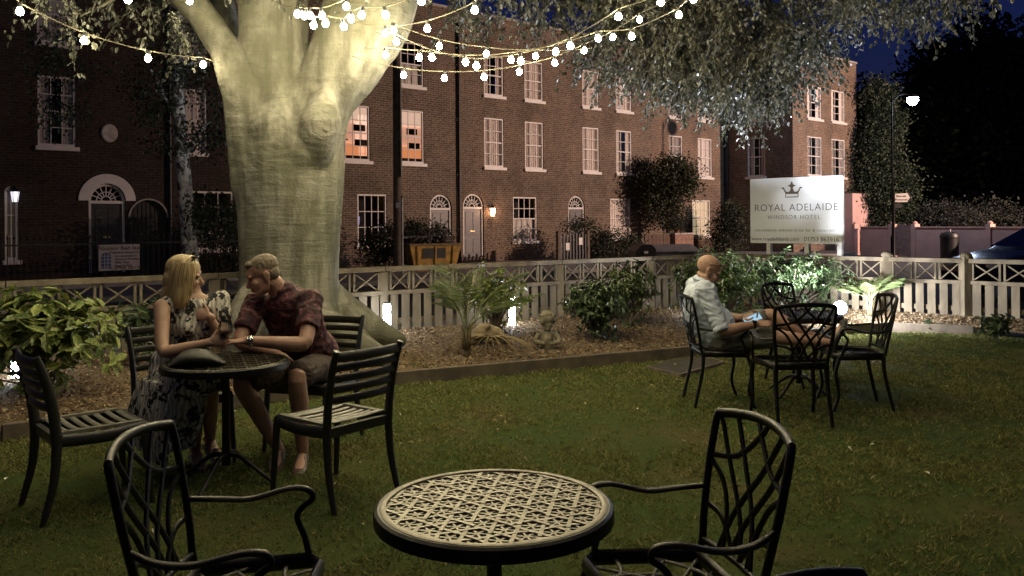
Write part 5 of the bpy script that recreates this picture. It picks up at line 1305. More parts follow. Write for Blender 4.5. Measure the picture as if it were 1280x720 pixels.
remeshed(b, 'hair', M('sandy_hair', (.23, .175, .11), .7, col2=(.12, .09, .06), scale=70), M_, .0055, 2, hairy)
b = MB(); wd = (wrL - elL).normalized(); wx = wd.orthogonal().normalized(); wy = wd.cross(wx)
wc = X(elL.lerp(wrL, .93)); b.tube([wc + (wx * math.cos(t) + wy * math.sin(t)) * .031 for t in np.linspace(0, 2 * math.pi, 21)[:-1]], [(.010, .003)] * 20, n=8, closed=True, side=wd)
n_ = V((0, -.75, .66)); b.lathe([(0, .0), (.017, .0), (.018, .005), (.015, .008), (0, .008)], wc + n_ * .03, 16, (wd, n_.cross(wd), n_))
b.build('wristwatch', M('steel', (.55, .53, .5), .22, 1.0), M_, smooth=50)
b = MB()
for an, d in ((anR, (.15, -1, -.05)), (anL, (.1, -1, -.05))):
    foot(b, X(an) - V((0, 0, .006)), d, k=1.1, r=1.06)
remeshed(b, 'shoes', M('brown_leather', (.065, .036, .02), .5), M_, .006, 2)
# clutch bag on the table
cb_ = at(246, 444, 4.74); cb_.z = .703
cl = thing('clutch_bag', 'dark olive leather clutch bag lying on the couple\'s table', 'bag', cb_, .35)
m = MB(); m.tube([(-.155, 0, .006), (-.13, 0, .014), (-.06, .0, .042), (0, 0, .046), (.06, 0, .040), (.13, 0, .013), (.155, 0, .005)], [(.03, .004), (.07, .012), (.10, .040), (.105, .045), (.10, .038), (.07, .012), (.03, .004)], n=18, k=4, side=(0, 1, 0))
m.build('bag_body', M('olive_leather', (.028, .027, .018), .5, scale=12, bump=.15, bscale=90), cl, smooth=180)
m = MB(); m.tube([(-.14, -.02, .022), (0, -.03, .089), (.14, -.02, .02)], .0035, n=6, k=6); m.build('zip', M('steel', (0, 0, 0)), cl, smooth=180)

# ---------------------------------------------------------------- man with the phone
B_ = thing('person', 'bald man in a pale linen shirt looking at his phone with his feet up', 'person', (1.66, 6.9, 0))
BO = V(B_.location); X = lambda v: V(v) - BO
pel = V((1.66, 6.90, .535)); chest = V((1.545, 6.90, .84)); neck = V((1.56, 6.9, 1.0)); sd = V((0, -1, 0))
hc = at(885, 338, 6.88); hf = V((.88, .02, -.46)); hu = V((.44, 0, .9))
shR = V((1.535, 6.69, .945)); shL = V((1.545, 7.1, .945))
elR = at(903, 414, 6.62); wrR = at(945, 405, 6.66); elL = V((1.72, 7.08, .69)); wrL = at(926, 397, 6.85)
b = MB()
torso(b, [(X(pel + V((0, 0, .04))), .165, .13), (X(pel.lerp(chest, .45)), .17, .15), (X(chest), .17, .115), (X(neck - V((.0, 0, .08))), .14, .075), (X(neck), .06, .06)], sd)
b.tube([X(neck - V((0, 0, .06))), X(neck.lerp(hc, .4)), X(hc - hf * .03 - V((0, 0, .03)))], [.072, .063, .062], n=14, k=3)
head(b, X(hc), hf, hu, 1.04)
arm(b, X(shR), X(elR), X(wrR), r=(.056, .052, .047, .048, .041, .029)); arm(b, X(shL), X(elL), X(wrL), r=(.056, .052, .047, .048, .041, .029))
hand(b, X(wrR), (.98, .05, .02), (0, .5, -.9), (0, .9, .3), k=1.03, curl=.4, thumb=.4)
hand(b, X(wrL), (.92, -.2, .12), (.1, -.5, .85), (.1, -.8, -.5), k=1.03, curl=.75, thumb=.7)
hipR, hipL = pel + V((.02, -.1, -.01)), pel + V((.02, .1, -.01)); knR, anR = V((2.12, 6.72, .56)), V((2.50, 6.68, .52)); knL, anL = at(962, 393, 6.98), V((2.50, 6.87, .52))
leg(b, X(hipR), X(knR), X(anR), k=1.02); leg(b, X(hipL), X(knL), X(anL), k=1.02)
foot(b, X(anR), (.35, 0, 1), up=(-1, 0, .3), k=.86, r=.88); foot(b, X(anL), (.35, 0, 1), up=(-1, 0, .3), k=.86, r=.88)
remeshed(b, 'body', M('tanned_skin', (.40, .245, .175), .5, col2=(.31, .18, .125), scale=12), B_, .005, 3)
eyes(B_, X(hc), hf, hu, 1.04)
linen = M('linen_shirt', (.52, .58, .68), .9, var=.05, scale=6, bump=.15, bscale=160)
b = MB()
torso(b, [(X(pel + V((0, 0, .05))), .205, .16), (X(pel + V((0, 0, .10))), .20, .17), (X(pel.lerp(chest, .5)), .19, .165), (X(chest), .205, .15), (X(neck - V((.0, 0, .05))), .19, .112), (X(neck + V((.0, 0, -.012))), .08, .072)], sd)
sleeve(b, X(shR + V((0, .01, 0))), X(elR), .95, .080, .066); sleeve(b, X(shL - V((0, .01, 0))), X(elL), .95, .080, .066)
cn = neck + V((.01, 0, .012)); b.tube([X(cn + V((.072 * math.cos(t), .072 * math.sin(t), -.022 * math.cos(t)))) for t in np.linspace(0, 2 * math.pi, 17)[:-1]], [(.010, .026)] * 16, n=8, closed=True)
ed = (elR - shR).normalized(); eo = ed.orthogonal().normalized(); e2 = ed.cross(eo)
for sh, el in ((shR, elR), (shL, elL)):
    ed = (el - sh).normalized(); eo = ed.orthogonal().normalized(); e2 = ed.cross(eo); c_ = X(sh.lerp(el, .93)); b.tube([c_ + (eo * math.cos(t) + e2 * math.sin(t)) * .064 for t in np.linspace(0, 2 * math.pi, 15)[:-1]], [(.022, .009)] * 14, n=8, closed=True, side=ed)
remeshed(b, 'shirt', linen, B_, .007, 3, wrinkle)
b = MB()
torso(b, [(X(pel + V((0, 0, .03))), .185, .135), (X(pel + V((0, 0, .05))), .19, .145), (X(pel + V((-.02, 0, .10))), .185, .15)], sd)
for h_, kn in ((hipR, knR), (hipL, knL)): b.tube([X(h_), X(h_.lerp(kn, .45)), X(h_.lerp(kn, .80))], [(.118, .112), (.105, .098), (.095, .09)], n=16, k=3, round_cap=True)
remeshed(b, 'shorts', M('olive_shorts', (.15, .145, .115), .9, scale=8), B_, .007, 3, wrinkle)
b = MB()
for an in (anR, anL): foot(b, X(an) + V((.01, 0, 0)), (.35, 0, 1), up=(-1, 0, .3), k=1.16, r=1.12); f_, u_, s_ = basis((.35, 0, 1), (-1, 0, .3)); a = X(an) - u_ * .062; b.tube([a - f_ * .06, a + f_ * .06, a + f_ * .2], [(.042, .016), (.044, .014), (.042, .013)], n=12, k=3, side=s_, round_cap=True)
remeshed(b, 'shoes', M('black_shoes', (.022, .02, .02), .6), B_, .006, 2)
f, u, s = basis(hf, hu); HC = X(hc)
b = MB()
for q in (-1, 1):
    b.tube([HC + s * .082 * q + u * .045 - f * .03, HC + s * .083 * q + u * .068 + f * .03, HC + s * .062 * q + u * .085 + f * .072], .0028, n=6, k=3)
    b.tube([HC + (s * (.033 * q + .026 * math.cos(t)) + u * (.078 + .017 * math.sin(t)) + f * (.093 - .012 * math.sin(t))) for t in np.linspace(0, 2 * math.pi, 14)[:-1]], .0028, n=6, closed=True)
b.build('glasses', M('brown_frame', (.10, .05, .03), .3), B_, smooth=180)
b = MB(); wc = X(elR.lerp(wrR, .93)); wd = (wrR - elR).normalized(); wx = wd.orthogonal().normalized(); wy = wd.cross(wx)
b.tube([wc + (wx * math.cos(t) + wy * math.sin(t)) * .032 for t in np.linspace(0, 2 * math.pi, 21)[:-1]], [(.011, .004)] * 20, n=8, closed=True, side=wd); b.box(wc + V((0, -.024, .024)), (.03, .022, .022))
b.build('wristwatch', black_paint, B_, smooth=40)
# the phone in his hand
pc = at(941, 399, 6.79)
ph = thing('mobile_phone', 'mobile phone with a bright pale blue screen in the bald man\'s hand', 'phone', pc)
d_ = V((.86, .0, .38)).normalized(); n_ = V((-.25, -.78, .57)); n_ = (n_ - d_ * n_.dot(d_)).normalized(); s_ = d_.cross(n_)
Rm = Matrix((d_, s_, n_)).transposed()
m = MB(); m.box((0, 0, 0), (.148, .074, .009), Rm); m.build('phone_case', black_paint, ph, bevel=.002)
m = MB(); m.box(n_ * .0052, (.138, .066, .001), Rm); 
def screen_mat():
    m_, t, p, o = nodes('phone_screen'); p.inputs['Base Color'].default_value = (.02, .02, .02, 1)
    br = t.nodes.new('ShaderNodeTexBrick'); br.inputs['Scale'].default_value = 40; br.inputs['Color1'].default_value = (.35, .72, 1, 1); br.inputs['Color2'].default_value = (.55, .85, 1, 1); br.inputs['Mortar'].default_value = (.2, .5, .9, 1)
    tc = t.nodes.new('ShaderNodeTexCoord'); t.links.new(tc.outputs['Object'], br.inputs['Vector']); t.links.new(br.outputs[0], p.inputs['Emission Color']); p.inputs['Emission Strength'].default_value = .8; return m_
m.build('screen', screen_mat(), ph)
# ================================================================== SIGNS, STREET FURNITURE, GARDEN ORNAMENTS
def text(s, size, mat, parent, loc, rx=R(90), rz=0.0, name='lettering', align='CENTER', spacing=1.0, thin=0.0, ext=.0015, xs=1.0):
    cu = bpy.data.curves.new(name, 'FONT'); cu.body = s; cu.size = size; cu.align_x = align; cu.align_y = 'CENTER'; cu.space_character = spacing; cu.offset = thin; cu.extrude = ext
    o = bpy.data.objects.new(name, cu); COL.objects.link(o)
    me = bpy.data.meshes.new_from_object(o.evaluated_get(bpy.context.evaluated_depsgraph_get()))
    bpy.data.objects.remove(o); bpy.data.curves.remove(cu)
    me.materials.clear(); me.materials.append(mat); r = bpy.data.objects.new(name, me); COL.objects.link(r)
    r.parent = parent; r.location = loc; r.rotation_euler = (rx, 0, rz); r.scale = (xs, 1, 1); return r
# --- hotel sign
sl, sr = at(938, 303, 13.9), at(1053, 305, 12.8); sl.z = sr.z = 0
Wd = (sr - sl).length; zb, zt = 1.12, 2.175; H_ = zt - zb
sg = thing('hotel_sign', 'white hotel sign board with a crown emblem and dark lettering above the shrubs', 'sign', (sl + sr) / 2, math.atan2(sr.y - sl.y, sr.x - sl.x))
sign_white = M('sign_white', (.80, .80, .80), .35, var=.02)
m = MB(); m.b(-Wd / 2, Wd / 2, 0, .03, zb, zt); bd = m.build('board', sign_white, sg, bevel=.003)
for x in (-Wd * .30, Wd * .12, Wd * .46):
    m = MB(); m.b(x - .035, x + .035, .031, .10, 0, zb + .5); m.build('post', white_paint, sg)
# second board of the V-shaped sign, seen on edge
m = MB(); m.add([V((Wd / 2 + .005, .02, zb + .02)), V((Wd / 2 - .62, .95, zb + .02)), V((Wd / 2 - .62, .95, zt - .02)), V((Wd / 2 + .005, .02, zt - .02)), V((Wd / 2 + .03, .0, zb + .02)), V((Wd / 2 - .595, .96, zb + .02)), V((Wd / 2 - .595, .96, zt - .02)), V((Wd / 2 + .03, .0, zt - .02))],
               [(0, 1, 2, 3), (7, 6, 5, 4), (0, 4, 5, 1), (3, 2, 6, 7), (0, 3, 7, 4), (1, 5, 6, 2)]); m.build('side_board', M('sign_grey', (.6, .6, .6), .5, var=.04), sg)
m = MB(); m.lathe([(.0, 0), (.02, 0), (.02, .03), (0, .03)], (Wd / 2 - .03, .04, zt - .16), 8); m.build('hinge', black_paint, sg)
ink = M('dark_ink', (.05, .05, .05), .5); ink2 = M('grey_ink', (.22, .22, .22), .5)
T_ = lambda u, v: (-Wd / 2 + Wd * u, -.004, zt - H_ * v)
text('ROYAL ADELAIDE', .160, ink, bd, T_(.505, .46), spacing=1.12, thin=-.0022, xs=1.0)
text('WINDSOR HOTEL', .093, ink2, bd, T_(.49, .605), spacing=1.25, thin=-.0012)
text('non-residents welcome in our bar & restaurant', .066, ink2, bd, T_(.49, .80), spacing=1.06, thin=-.0004)
text('www.royaladelaide.com', .086, ink, bd, T_(.285, .935), spacing=1.0, thin=-.0008)
text('01753 863916', .098, ink, bd, T_(.785, .935), spacing=1.0, thin=-.001)
cr = MB(); cu_, cv_ = -Wd / 2 + Wd * .475, zt - H_ * .225; q = .185
def P2(pts): cr.prism([(cu_ + a * q, cv_ + b * q) for a, b in pts], lambda a, b: V((a, -.005, b)), lambda a, b: V((a, -.001, b)))
def arcp(cx, cy, r, a0, a1, n=8): return [(cx + r * math.cos(R(a0 + (a1 - a0) * i / n)), cy + r * math.sin(R(a0 + (a1 - a0) * i / n))) for i in range(n + 1)]
P2([(-.6, -.45), (.6, -.45), (.6, -.38), (-.6, -.38)]); P2([(-.6, -.16), (.6, -.16), (.6, -.1), (-.6, -.1)]); P2([(-.6, -.38), (-.54, -.38), (-.54, -.16), (-.6, -.16)]); P2([(.54, -.38), (.6, -.38), (.6, -.16), (.54, -.16)])
P2([(-.58, -.1), (-.10, -.1), (-.16, .12)] + arcp(-.46, .38, .34, -40, -150)[:0] + [(-.24, .04), (-.40, .02), (-.56, .10), (-.68, .30), (-.70, .40), (-.82, .44), (-1.02, .36), (-.80, .30)])
P2([(.58, -.1), (.80, .30), (1.02, .36), (.82, .44), (.70, .40), (.68, .30), (.56, .10), (.40, .02), (.24, .04), (.16, .12), (.10, -.1)])
P2([(-.14, -.1), (.14, -.1), (.17, .12), (.08, .36), (.22, .52), (.34, .52), (.34, .60), (.12, .66), (.07, .82), (0, .95), (-.07, .82), (-.12, .66), (-.34, .60), (-.34, .52), (-.22, .52), (-.08, .36), (-.17, .12)])
cr.build('crown_emblem', M('bronze_ink', (.16, .13, .10), .5), bd)

# --- board of the house opposite, on its railing
RT = 3.0
def rail_run(label, pa, pb, sets=()):
    s0, s1 = s_of(pa), s_of(pb); root = thing('iron_railing', label, 'railing', fac(s0, RT, 0), TH); L_ = s1 - s0
    m = MB(); m.b(0, L_, -.02, .02, 1.02, 1.06); m.b(0, L_, -.02, .02, .18, .22); m.build('rail', black_paint, root)
    m = MB(); k = int(L_ / .13)
    for i in range(k):
        x = .06 + i * L_ / k; m.tube([(x, 0, 0), (x, 0, 1.16)], .011, n=5); m.lathe([(.011, 1.16), (.024, 1.2), (.001, 1.30)], (x, 0, 0), 5)
    m.build('bars', black_paint, root)
    m = MB(); m.b(0, L_, -.1, .1, SZ, .10); m.build('plinth', stone, root)
    return root
rail_run('black spear topped railing in front of the leftmost dark house', -120, 290)
rail_run('black spear topped railing in front of the house with the orange windows', 425, 500)
b = fac(s_of(106.5), RT + .12); zz = at(106, 322, b.y + .0).z
gs = thing('notice_board', 'small white notice board with a blue window picture on the left railing', 'sign', (b.x, b.y, 0), TH)
x1 = (fac(s_of(130), RT) - fac(s_of(83), RT)).length / 2; hz = .31
m = MB(); m.b(-x1, x1, 0, .025, zz - hz, zz + hz); bd = m.build('board', M('cream_board', (.62, .55, .50), .6, var=.04), gs)
for x in (-x1 * .7, x1 * .7): m = MB(); m.b(x - .025, x + .025, .026, .07, SZ, zz + .1); m.build('post', black_paint, gs)
brn = M('brown_ink', (.10, .05, .04), .6)
text('Windsor Bed Stay', .14, brn, bd, (.0, -.004, zz + .22)); text('Welcome Enquiries', .085, brn, bd, (x1 * .25, -.004, zz + .12))
for i, s_ in enumerate(('Accommodation', 'Rooms & Breakfast', 'Short Stays', 'Reservations')): text(s_, .075, brn, bd, (-x1 * .22, -.004, zz + .03 - .075 * i), align='LEFT')
text('T. 07958 286130', .105, brn, bd, (x1 * .28, -.004, zz - .26))
m = MB(); cx = -x1 * .64; w2 = x1 * .23
arc = [(cx + w2 * math.cos(math.pi * i / 12), zz + .04 + w2 * .8 * math.sin(math.pi * i / 12)) for i in range(13)]
m.prism(arc + [(cx - w2, zz - .26), (cx + w2, zz - .26)], lambda a, b_: V((a, -.004, b_)), lambda a, b_: V((a, -.001, b_)))
pic = m.build('window_picture', M('blue_ink', (.10, .15, .30), .5), bd)
m = MB()
for k in (-.33, .33): m.b(cx + w2 * k - .008, cx + w2 * k + .008, -.006, -.0045, zz - .26, zz + .10)
for k in range(4): z_ = zz + .04 - .085 * k; m.b(cx - w2, cx + w2, -.0075, -.0062, z_ - .008, z_ + .008)
m.build('picture_bars', M('pale_ink', (.6, .6, .65), .5), pic)

# --- lanterns
def wall_lantern(label, s, z, t, power, col, sz=1.0, es=14):
    root = thing('wall_lantern', label, 'lantern', fac(s, 0, z), TH)
    m = MB(); m.tube([(0, -.002, .1 * sz), (0, -t * .6, .2 * sz), (0, -t, .16 * sz)], .014, n=6, k=4); m.b(-.05, .05, -.02, -.001, .0, .2 * sz); m.build('bracket', black_paint, root)
    m = MB(); m.lathe([(.02, .17 * sz), (.09 * sz, .10 * sz), (.10 * sz, .085 * sz)], (0, -t, 0), 6); m.lathe([(.06 * sz, -.16 * sz), (.07 * sz, -.14 * sz)], (0, -t, 0), 6)
    for i in range(6): a = i * math.pi / 3; m.bar((.092 * sz * math.cos(a), -t + .092 * sz * math.sin(a), .09 * sz), (.062 * sz * math.cos(a), -t + .062 * sz * math.sin(a), -.15 * sz), .012, .012)
    cg = m.build('cage', black_paint, root)
    m = MB(); m.lathe([(0, .08 * sz), (.085 * sz, .08 * sz), (.055 * sz, -.14 * sz), (0, -.14 * sz)], (0, -t, 0), 6); m.build('glass', emit('lantern_%d' % es, col, es), cg)
    if power: lamp('lamp', (0, -t - .16, -.02), power, col, root, .06)
wall_lantern('glowing warm wall lantern beside the arched door of the middle brick house', s_of(612.5), 1.90, .16, 14, (1.0, .55, .32), 1.3, 20)
wall_lantern('pale lit lantern on the far left of the dark house', s_of(16), 2.25, .3, 1, (.95, .92, 1.0), 1.2, .9)
# --- telegraph pole and slim post
b = at(497.5, 330, 25.5); b.z = SZ
tpole = thing('telegraph_pole', 'tall dark telegraph pole in front of the brown brick house', 'pole', b)
m = MB(); m.lathe([(.14, 0), (.12, 6), (.10, 10.5)], n=12); m.build('shaft', timber_dark, tpole, smooth=40)
m = MB(); m.tube([(.13, -.1, 3.0), (.125, -.1, 6.3)], .035, n=6); m.build('conduit', M('conduit', (.18, .16, .13), .6), tpole, smooth=60); m = MB(); m.b(-.02, .14, -.22, -.14, 2.05, 2.22); m.build('tag_plate', white_paint, tpole)
b = at(503, 330, 24.2); b.z = SZ
t_ = thing('slim_post', 'slim pale metal post beside the telegraph pole', 'post', b); m = MB(); zt_ = at(503, 247, 24.2).z - SZ; m.tube([(0, 0, 0), (0, 0, zt_)], .035, n=8); m.build('shaft', M('galvanised', (.35, .34, .32), .5, .4), t_, smooth=60); m = MB(); m.lathe([(.038, zt_), (.03, zt_ + .03), (.005, zt_ + .05)], n=8); m.build('cap', black_paint, t_)
# --- skip full of rubble
b = at(537, 330, 26.5); b.z = SZ
sk = thing('rubbish_skip', 'yellow skip heaped with dark rubble in front of the grey arched door', 'skip', b, R(24))
yellow = M('skip_yellow', (.55, .34, .065), .6, col2=(.28, .16, .04), scale=5, bump=.2, bscale=30)
zt_ = at(537, 305, 26.5).z - SZ
m = MB(); hw, hb, y = .84, .62, .62
out_ = [(-hw, -y, zt_), (hw, -y, zt_), (hw, y, zt_), (-hw, y, zt_)]; inn = [(-hb, -y + .06, 0), (hb, -y + .06, 0), (hb, y - .06, 0), (-hb, y - .06, 0)]
m.add(inn + out_, [(3, 2, 1, 0), (0, 1, 5, 4), (1, 2, 6, 5), (2, 3, 7, 6), (3, 0, 4, 7)])
for k in (-.45, .0, .45): m.bar((k * 1.2, -y + .03, .1), (k * 1.3, -y - .012, zt_ - .05), .05, .03, up=(0, 1, 0))
m.build('body', yellow, sk)
m = MB(); 
for a, b_ in zip(out_, out_[1:] + out_[:1]): m.bar(a, b_, .07, .06)
m.build('rim', M('skip_rim', (.28, .19, .09), .7), sk)
m = MB(); m.b(-.42, .32, -y - .002, -y + .02, zt_ * .55, zt_ * .88); m.build('side_panel', M('skip_dark', (.05, .05, .045), .7), sk)
m = MB(); rs = random.Random(5)
for i in range(70):
    m.box((rs.uniform(-.7, .7), rs.uniform(-.5, .5), zt_ + rs.uniform(-.1, .22)), (rs.uniform(.06, .3), rs.uniform(.05, .2), rs.uniform(.04, .16)), Matrix.Rotation(rs.uniform(0, 3), 3, 'Z') @ Matrix.Rotation(rs.uniform(-.7, .7), 3, 'X'))
for i in range(60):
    a = (rs.uniform(-.75, .75), rs.uniform(-.5, .5), zt_ + rs.uniform(0, .2)); m.tube([a, (a[0] + rs.uniform(-.3, .3), a[1], a[2] + rs.uniform(.02, .3))], .012, n=4)
o = m.build('rubble_heap', M('rubble', (.11, .095, .075), .9, col2=(.02, .02, .015), scale=7), sk); tag(o, kind='stuff')
# --- front gardens
def hedge(label, px, Yt, w, d, h, seed, mat=dark_leaf, name='garden_hedge', z=None):
    b = fac(s_of(px), Yt, 0); root = thing(name, label, 'hedge', b, TH)
    bl = []; rs = random.Random(seed); k = max(1, int(w / .5))
    for i in range(k):
        for j in range(max(1, int(h / .45))):
            bl.append((((i + .5) / k * w - w / 2 + rs.uniform(-.1, .1), 0, .25 + j * .45 + rs.uniform(-.08, .12)), (w / k * .75, d / 2, .34), 12))
    clump_crown(bl, .085, mat, root, 46, name='foliage', seed=seed, shell=.4)
    m = MB()
    for i in range(k): m.tube([((i + .5) / k * w - w / 2, 0, 0), ((i + .5) / k * w - w / 2 + rs.uniform(-.2, .2), 0, h * .8)], [.03, .008], n=5)
    m.build('stem', timber_dark, root); return root
hedge('dark hedge below the window with the blue light, behind the railing', 452, 2.2, 2.2, .8, 1.75, 3)
hedge('dark bushes in front of the pale blind behind the birch', 268, 1.9, 2.3, .9, 1.9, 4)
gmid = leafmat('garden_leaf', (.02, .028, .014), (.04, .05, .025), (.06, .07, .035), .6, .15)
hedge('dark green hedge between the picket gate and the timber panel', 702, 3.0, 2.2, .8, .95, 5, gmid)
hedge('arching dark shrub beside the arched door with no lantern', 688, 1.8, 1.25, .7, 1.65, 6, gmid, 'garden_shrub')
hedge('low dark shrub under the yellow lit window', 876, 1.4, 1.3, .6, .7, 7, dark_leaf, 'garden_shrub')
hedge('dark climbing shrub at the foot of the grey arched door left of the downpipe', 532, .8, .5, .5, 1.5, 12, gmid, 'garden_shrub')
s0 = s_of(632); root = thing('garden_gate', 'dark picket gate with small white notices below the white blind', 'gate', fac(s0, 3.0), TH)
wg_ = s_of(665) - s0
m = MB()
for i in range(9): x = .04 + i * (wg_ - .1) / 8; m.b(x - .035, x + .035, -.02, .02, SZ, 1.02 + (.06 if i % 2 else 0))
m.build('pickets', black_paint, root); m = MB(); m.b(0, wg_, .021, .05, .3, .38); m.b(0, wg_, .021, .05, .78, .86); m.build('rail', black_paint, root)
for x, z in ((.36, .62), (1.02, .80)):
    m = MB(); m.b(x - .09, x + .09, -.035, -.021, z - .16, z + .10); m.build('notice', white_paint, root)
for x in (-.08, wg_ + .05): m = MB(); m.b(x - .06, x + .06, -.06, .06, SZ, 1.15); m.build('gate_post', timber_dark, root)
s0 = s_of(737); w_ = s_of(769) - s0; root = thing('timber_panel', 'dark vertical board fence panel left of the brick pillar', 'fence', fac(s0, 3.0), TH)
m = MB(); k = 14
for i in range(k): m.b(i * w_ / k + .006, (i + 1) * w_ / k - .006, -.015 + .008 * (i % 2), .015, SZ, .93)
m.build('boards', M('board_brown', (.12, .07, .045), .8, col2=(.07, .04, .03)), root); m = MB(); m.b(0, w_, -.03, .03, .931, .98); m.build('cap_rail', timber_dark, root)
s0 = s_of(770); w_ = s_of(793) - s0; root = thing('brick_pillar', 'low brick garden pillar with a dark ball plant on top', 'pillar', fac(s0, 3.2), TH)
m = MB(); m.b(0, w_, 0, .5, SZ, .93); m.build('body', brickmat('pillar_brick', (.40, .2, .14), (.32, .16, .11)), root); m = MB(); m.b(-.04, w_ + .04, -.04, .54, .93, .99); m.build('coping', stone, root)
bp_ = fac(s0 + w_ * .4, 2.9, .99); root = thing('potted_ball_plant', 'dark ball shaped plant in a pot on the brick pillar', 'plant', bp_)
m = MB(); m.lathe([(.10, 0), (.14, .16), (.15, .17), (.12, .17)], n=14); m.build('pot', M('terracotta', (.25, .1, .06), .8), root, smooth=40); clump_crown([((0, 0, .36), (.30, .30, .22), 40)], .06, dark_leaf, root, 40, name='foliage', seed=50)
# --- storage chest / bin enclosure by the kerb
b = at(829, 325, 25); b.z = SZ
root = thing('storage_chest', 'long dark bin store with a sloped front end and pale grey lid beyond the fence', 'bin store', b, R(8))
z1 = at(829, 305, 25).z - SZ; 
m = MB(); m.prism([(-.98, 0), (-.98, z1 * .80), (-.80, z1), (-.5, z1), (-.38, z1 * .86), (-.38, 0)], lambda a, b_: V((a, -.5, b_)), lambda a, b_: V((a, .4, b_))); m.build('end_box', black_paint, root)
m = MB(); m.b(-.375, .98, -.42, .4, 0, z1 * .78); m.build('body', M('chest_grey', (.12, .12, .12), .6), root); m = MB(); m.add([(-.40, -.47, z1 * .80), (1.0, -.47, z1 * .80), (1.0, .42, z1 * .98), (-.40, .42, z1 * .98), (-.40, -.47, z1 * .76), (1.0, -.47, z1 * .76), (1.0, .42, z1 * .79), (-.40, .42, z1 * .79)], [(0, 1, 2, 3), (4, 5, 1, 0), (5, 6, 2, 1), (7, 4, 0, 3)]); m.build('lid', M('chest_lid', (.28, .28, .27), .5), root)
m = MB(); m.b(-.74, -.62, -.515, -.502, z1 * .72, z1 * .80); m.build('label_plate', white_paint, root)
# --- pink garden wall, gate, litter bin, finger post
wa, wb = at(1076, 320, 37.5), at(1345, 320, 29.5); wa.z = wb.z = SZ; dd = (wb - wa).normalized(); ang = math.atan2(dd.y, dd.x)
ga, gb_ = at(1121, 320, 36.2), at(1146.5, 320, 35.35)
pa = (V((ga.x, ga.y, SZ)) - wa).dot(dd); pb = (V((gb_.x, gb_.y, SZ)) - wa).dot(dd)
root = thing('garden_wall', 'long low pink rendered wall along the far side of the road', 'wall', wa, ang)
pinkw = M('pink_wall', (.66, .40, .34), .85, col2=(.52, .32, .28), scale=1.2, bump=.2, bscale=40); LL = (wb - wa).length
for a, c in ((0, pa), (pb, LL)):
    m = MB(); m.b(a, c, 0, .22, 0, 1.24); m.build('wall_body', pinkw, root)
m = MB(); m.b(0, pa, -.03, .25, 1.241, 1.29); m.b(pb, LL, -.03, .25, 1.241, 1.29); m.build('coping', pinkw, root)
for x in (pa - .06, pb + .06, pb + 3.3, pa - 2.0):
    m = MB(); m.b(x - .1, x + .1, -.05, .27, 0, 1.40); m.lathe([(.09, 1.40), (.1, 1.46), (.02, 1.52)], (x, .11, 0), 8); m.build('pier', pinkw, root)
gt = thing('wooden_gate', 'arched top pinkish wooden gate in the pink wall', 'gate', wa + dd * (pa + .05), ang); gw = pb - pa - .1
m = MB(); k = 8
for i in range(k):
    x0, x1_ = gw * i / k, gw * (i + 1) / k; z_ = 1.24 + .16 * math.sin(math.pi * (i + .5) / k); m.b(x0 + .004, x1_ - .004, .05, .09, .05, z_)
m.build('boards', M('gate_pink', (.36, .23, .2), .8), gt); m = MB(); m.b(.03, gw - .03, .091, .12, .3, .4); m.b(.03, gw - .03, .091, .12, .9, 1.0); m.build('brace', timber_dark, gt)
b = at(1187, 322, 33.0); b.z = SZ; root = thing('litter_bin', 'black litter bin standing in front of the pink wall', 'bin', b)
m = MB(); m.lathe([(.33, 0), (.34, .85), (.36, .87), (.36, .95), (.30, 1.05), (.12, 1.10), (0, 1.10)], n=20); m.build('body', black_paint, root, smooth=40)
m = MB(); m.tube([(-.02, -.1, 1.10), (-.03, -.12, 1.2)], .02, n=6); m.build('latch', white_paint, root)
b = at(1117.5, 330, 31.5); b.z = SZ; root = thing('finger_post', 'black finger post with a white pointed direction sign', 'signpost', b)
zc = at(1118, 248, 31.5).z - SZ
m = MB(); m.lathe([(.06, 0), (.05, .3), (.04, .35), (.04, zc + .32), (.055, zc + .34), (.01, zc + .42)], n=10); m.build('post', black_paint, root, smooth=40)
m = MB(); m.prism([(.05, zc - .14), (.50, zc - .14), (.68, zc + .03), (.52, zc + .20), (.05, zc + .17)], lambda a, b_: V((a, -.025, b_)), lambda a, b_: V((a, .025, b_))); fb = m.build('finger_board', white_paint, root)
m = MB(); m.prism([(.50, zc - .12), (.55, zc - .12), (.665, zc + .03), (.565, zc + .18), (.515, zc + .18), (.61, zc + .03)], lambda a, b_: V((a, -.028, b_)), lambda a, b_: V((a, -.026, b_))); m.build('arrow_mark', black_paint, fb)
text('Riverside', .10, black_paint, fb, (.28, -.028, zc + .08)); text('Promenade', .10, black_paint, fb, (.28, -.028, zc - .05))
m = MB(); m.b(.045, .30, -.015, .015, zc - .36, zc - .20); m.build('lower_finger', black_paint, root)
# --- parked car, nose to the left
b = at(1330, 340, 17.0); b.z = SZ
car = thing('parked_car', 'dark car beyond the fence at the right edge, only bonnet and windscreen in view', 'car', b, R(188))
navy = M('car_paint', (.010, .012, .022), .22, .3, var=.1); CW = .88
prof = [(2.10, .35), (2.16, .55), (2.08, .72), (1.90, .82), (1.35, .95), (1.05, 1.0), (.25, 1.42), (-.2, 1.47), (-1.0, 1.44), (-1.75, 1.10), (-2.1, 1.02), (-2.15, .5), (-2.1, .32)]
m = MB(); rings = []
for wy, kx, kz in ((-CW, .96, .93), (-CW * .96, .985, .97), (-CW * .8, 1, .995), (0, 1.01, 1.0), (CW * .8, 1, .995), (CW * .96, .985, .97), (CW, .96, .93)):
    rings.append([V((x * kx, wy * (1 - max(0, (z - .95)) * .42), .32 + (z - .32) * kz)) for x, z in prof])
m.loft(rings); m.build('body', navy, car, smooth=35)
m = MB()
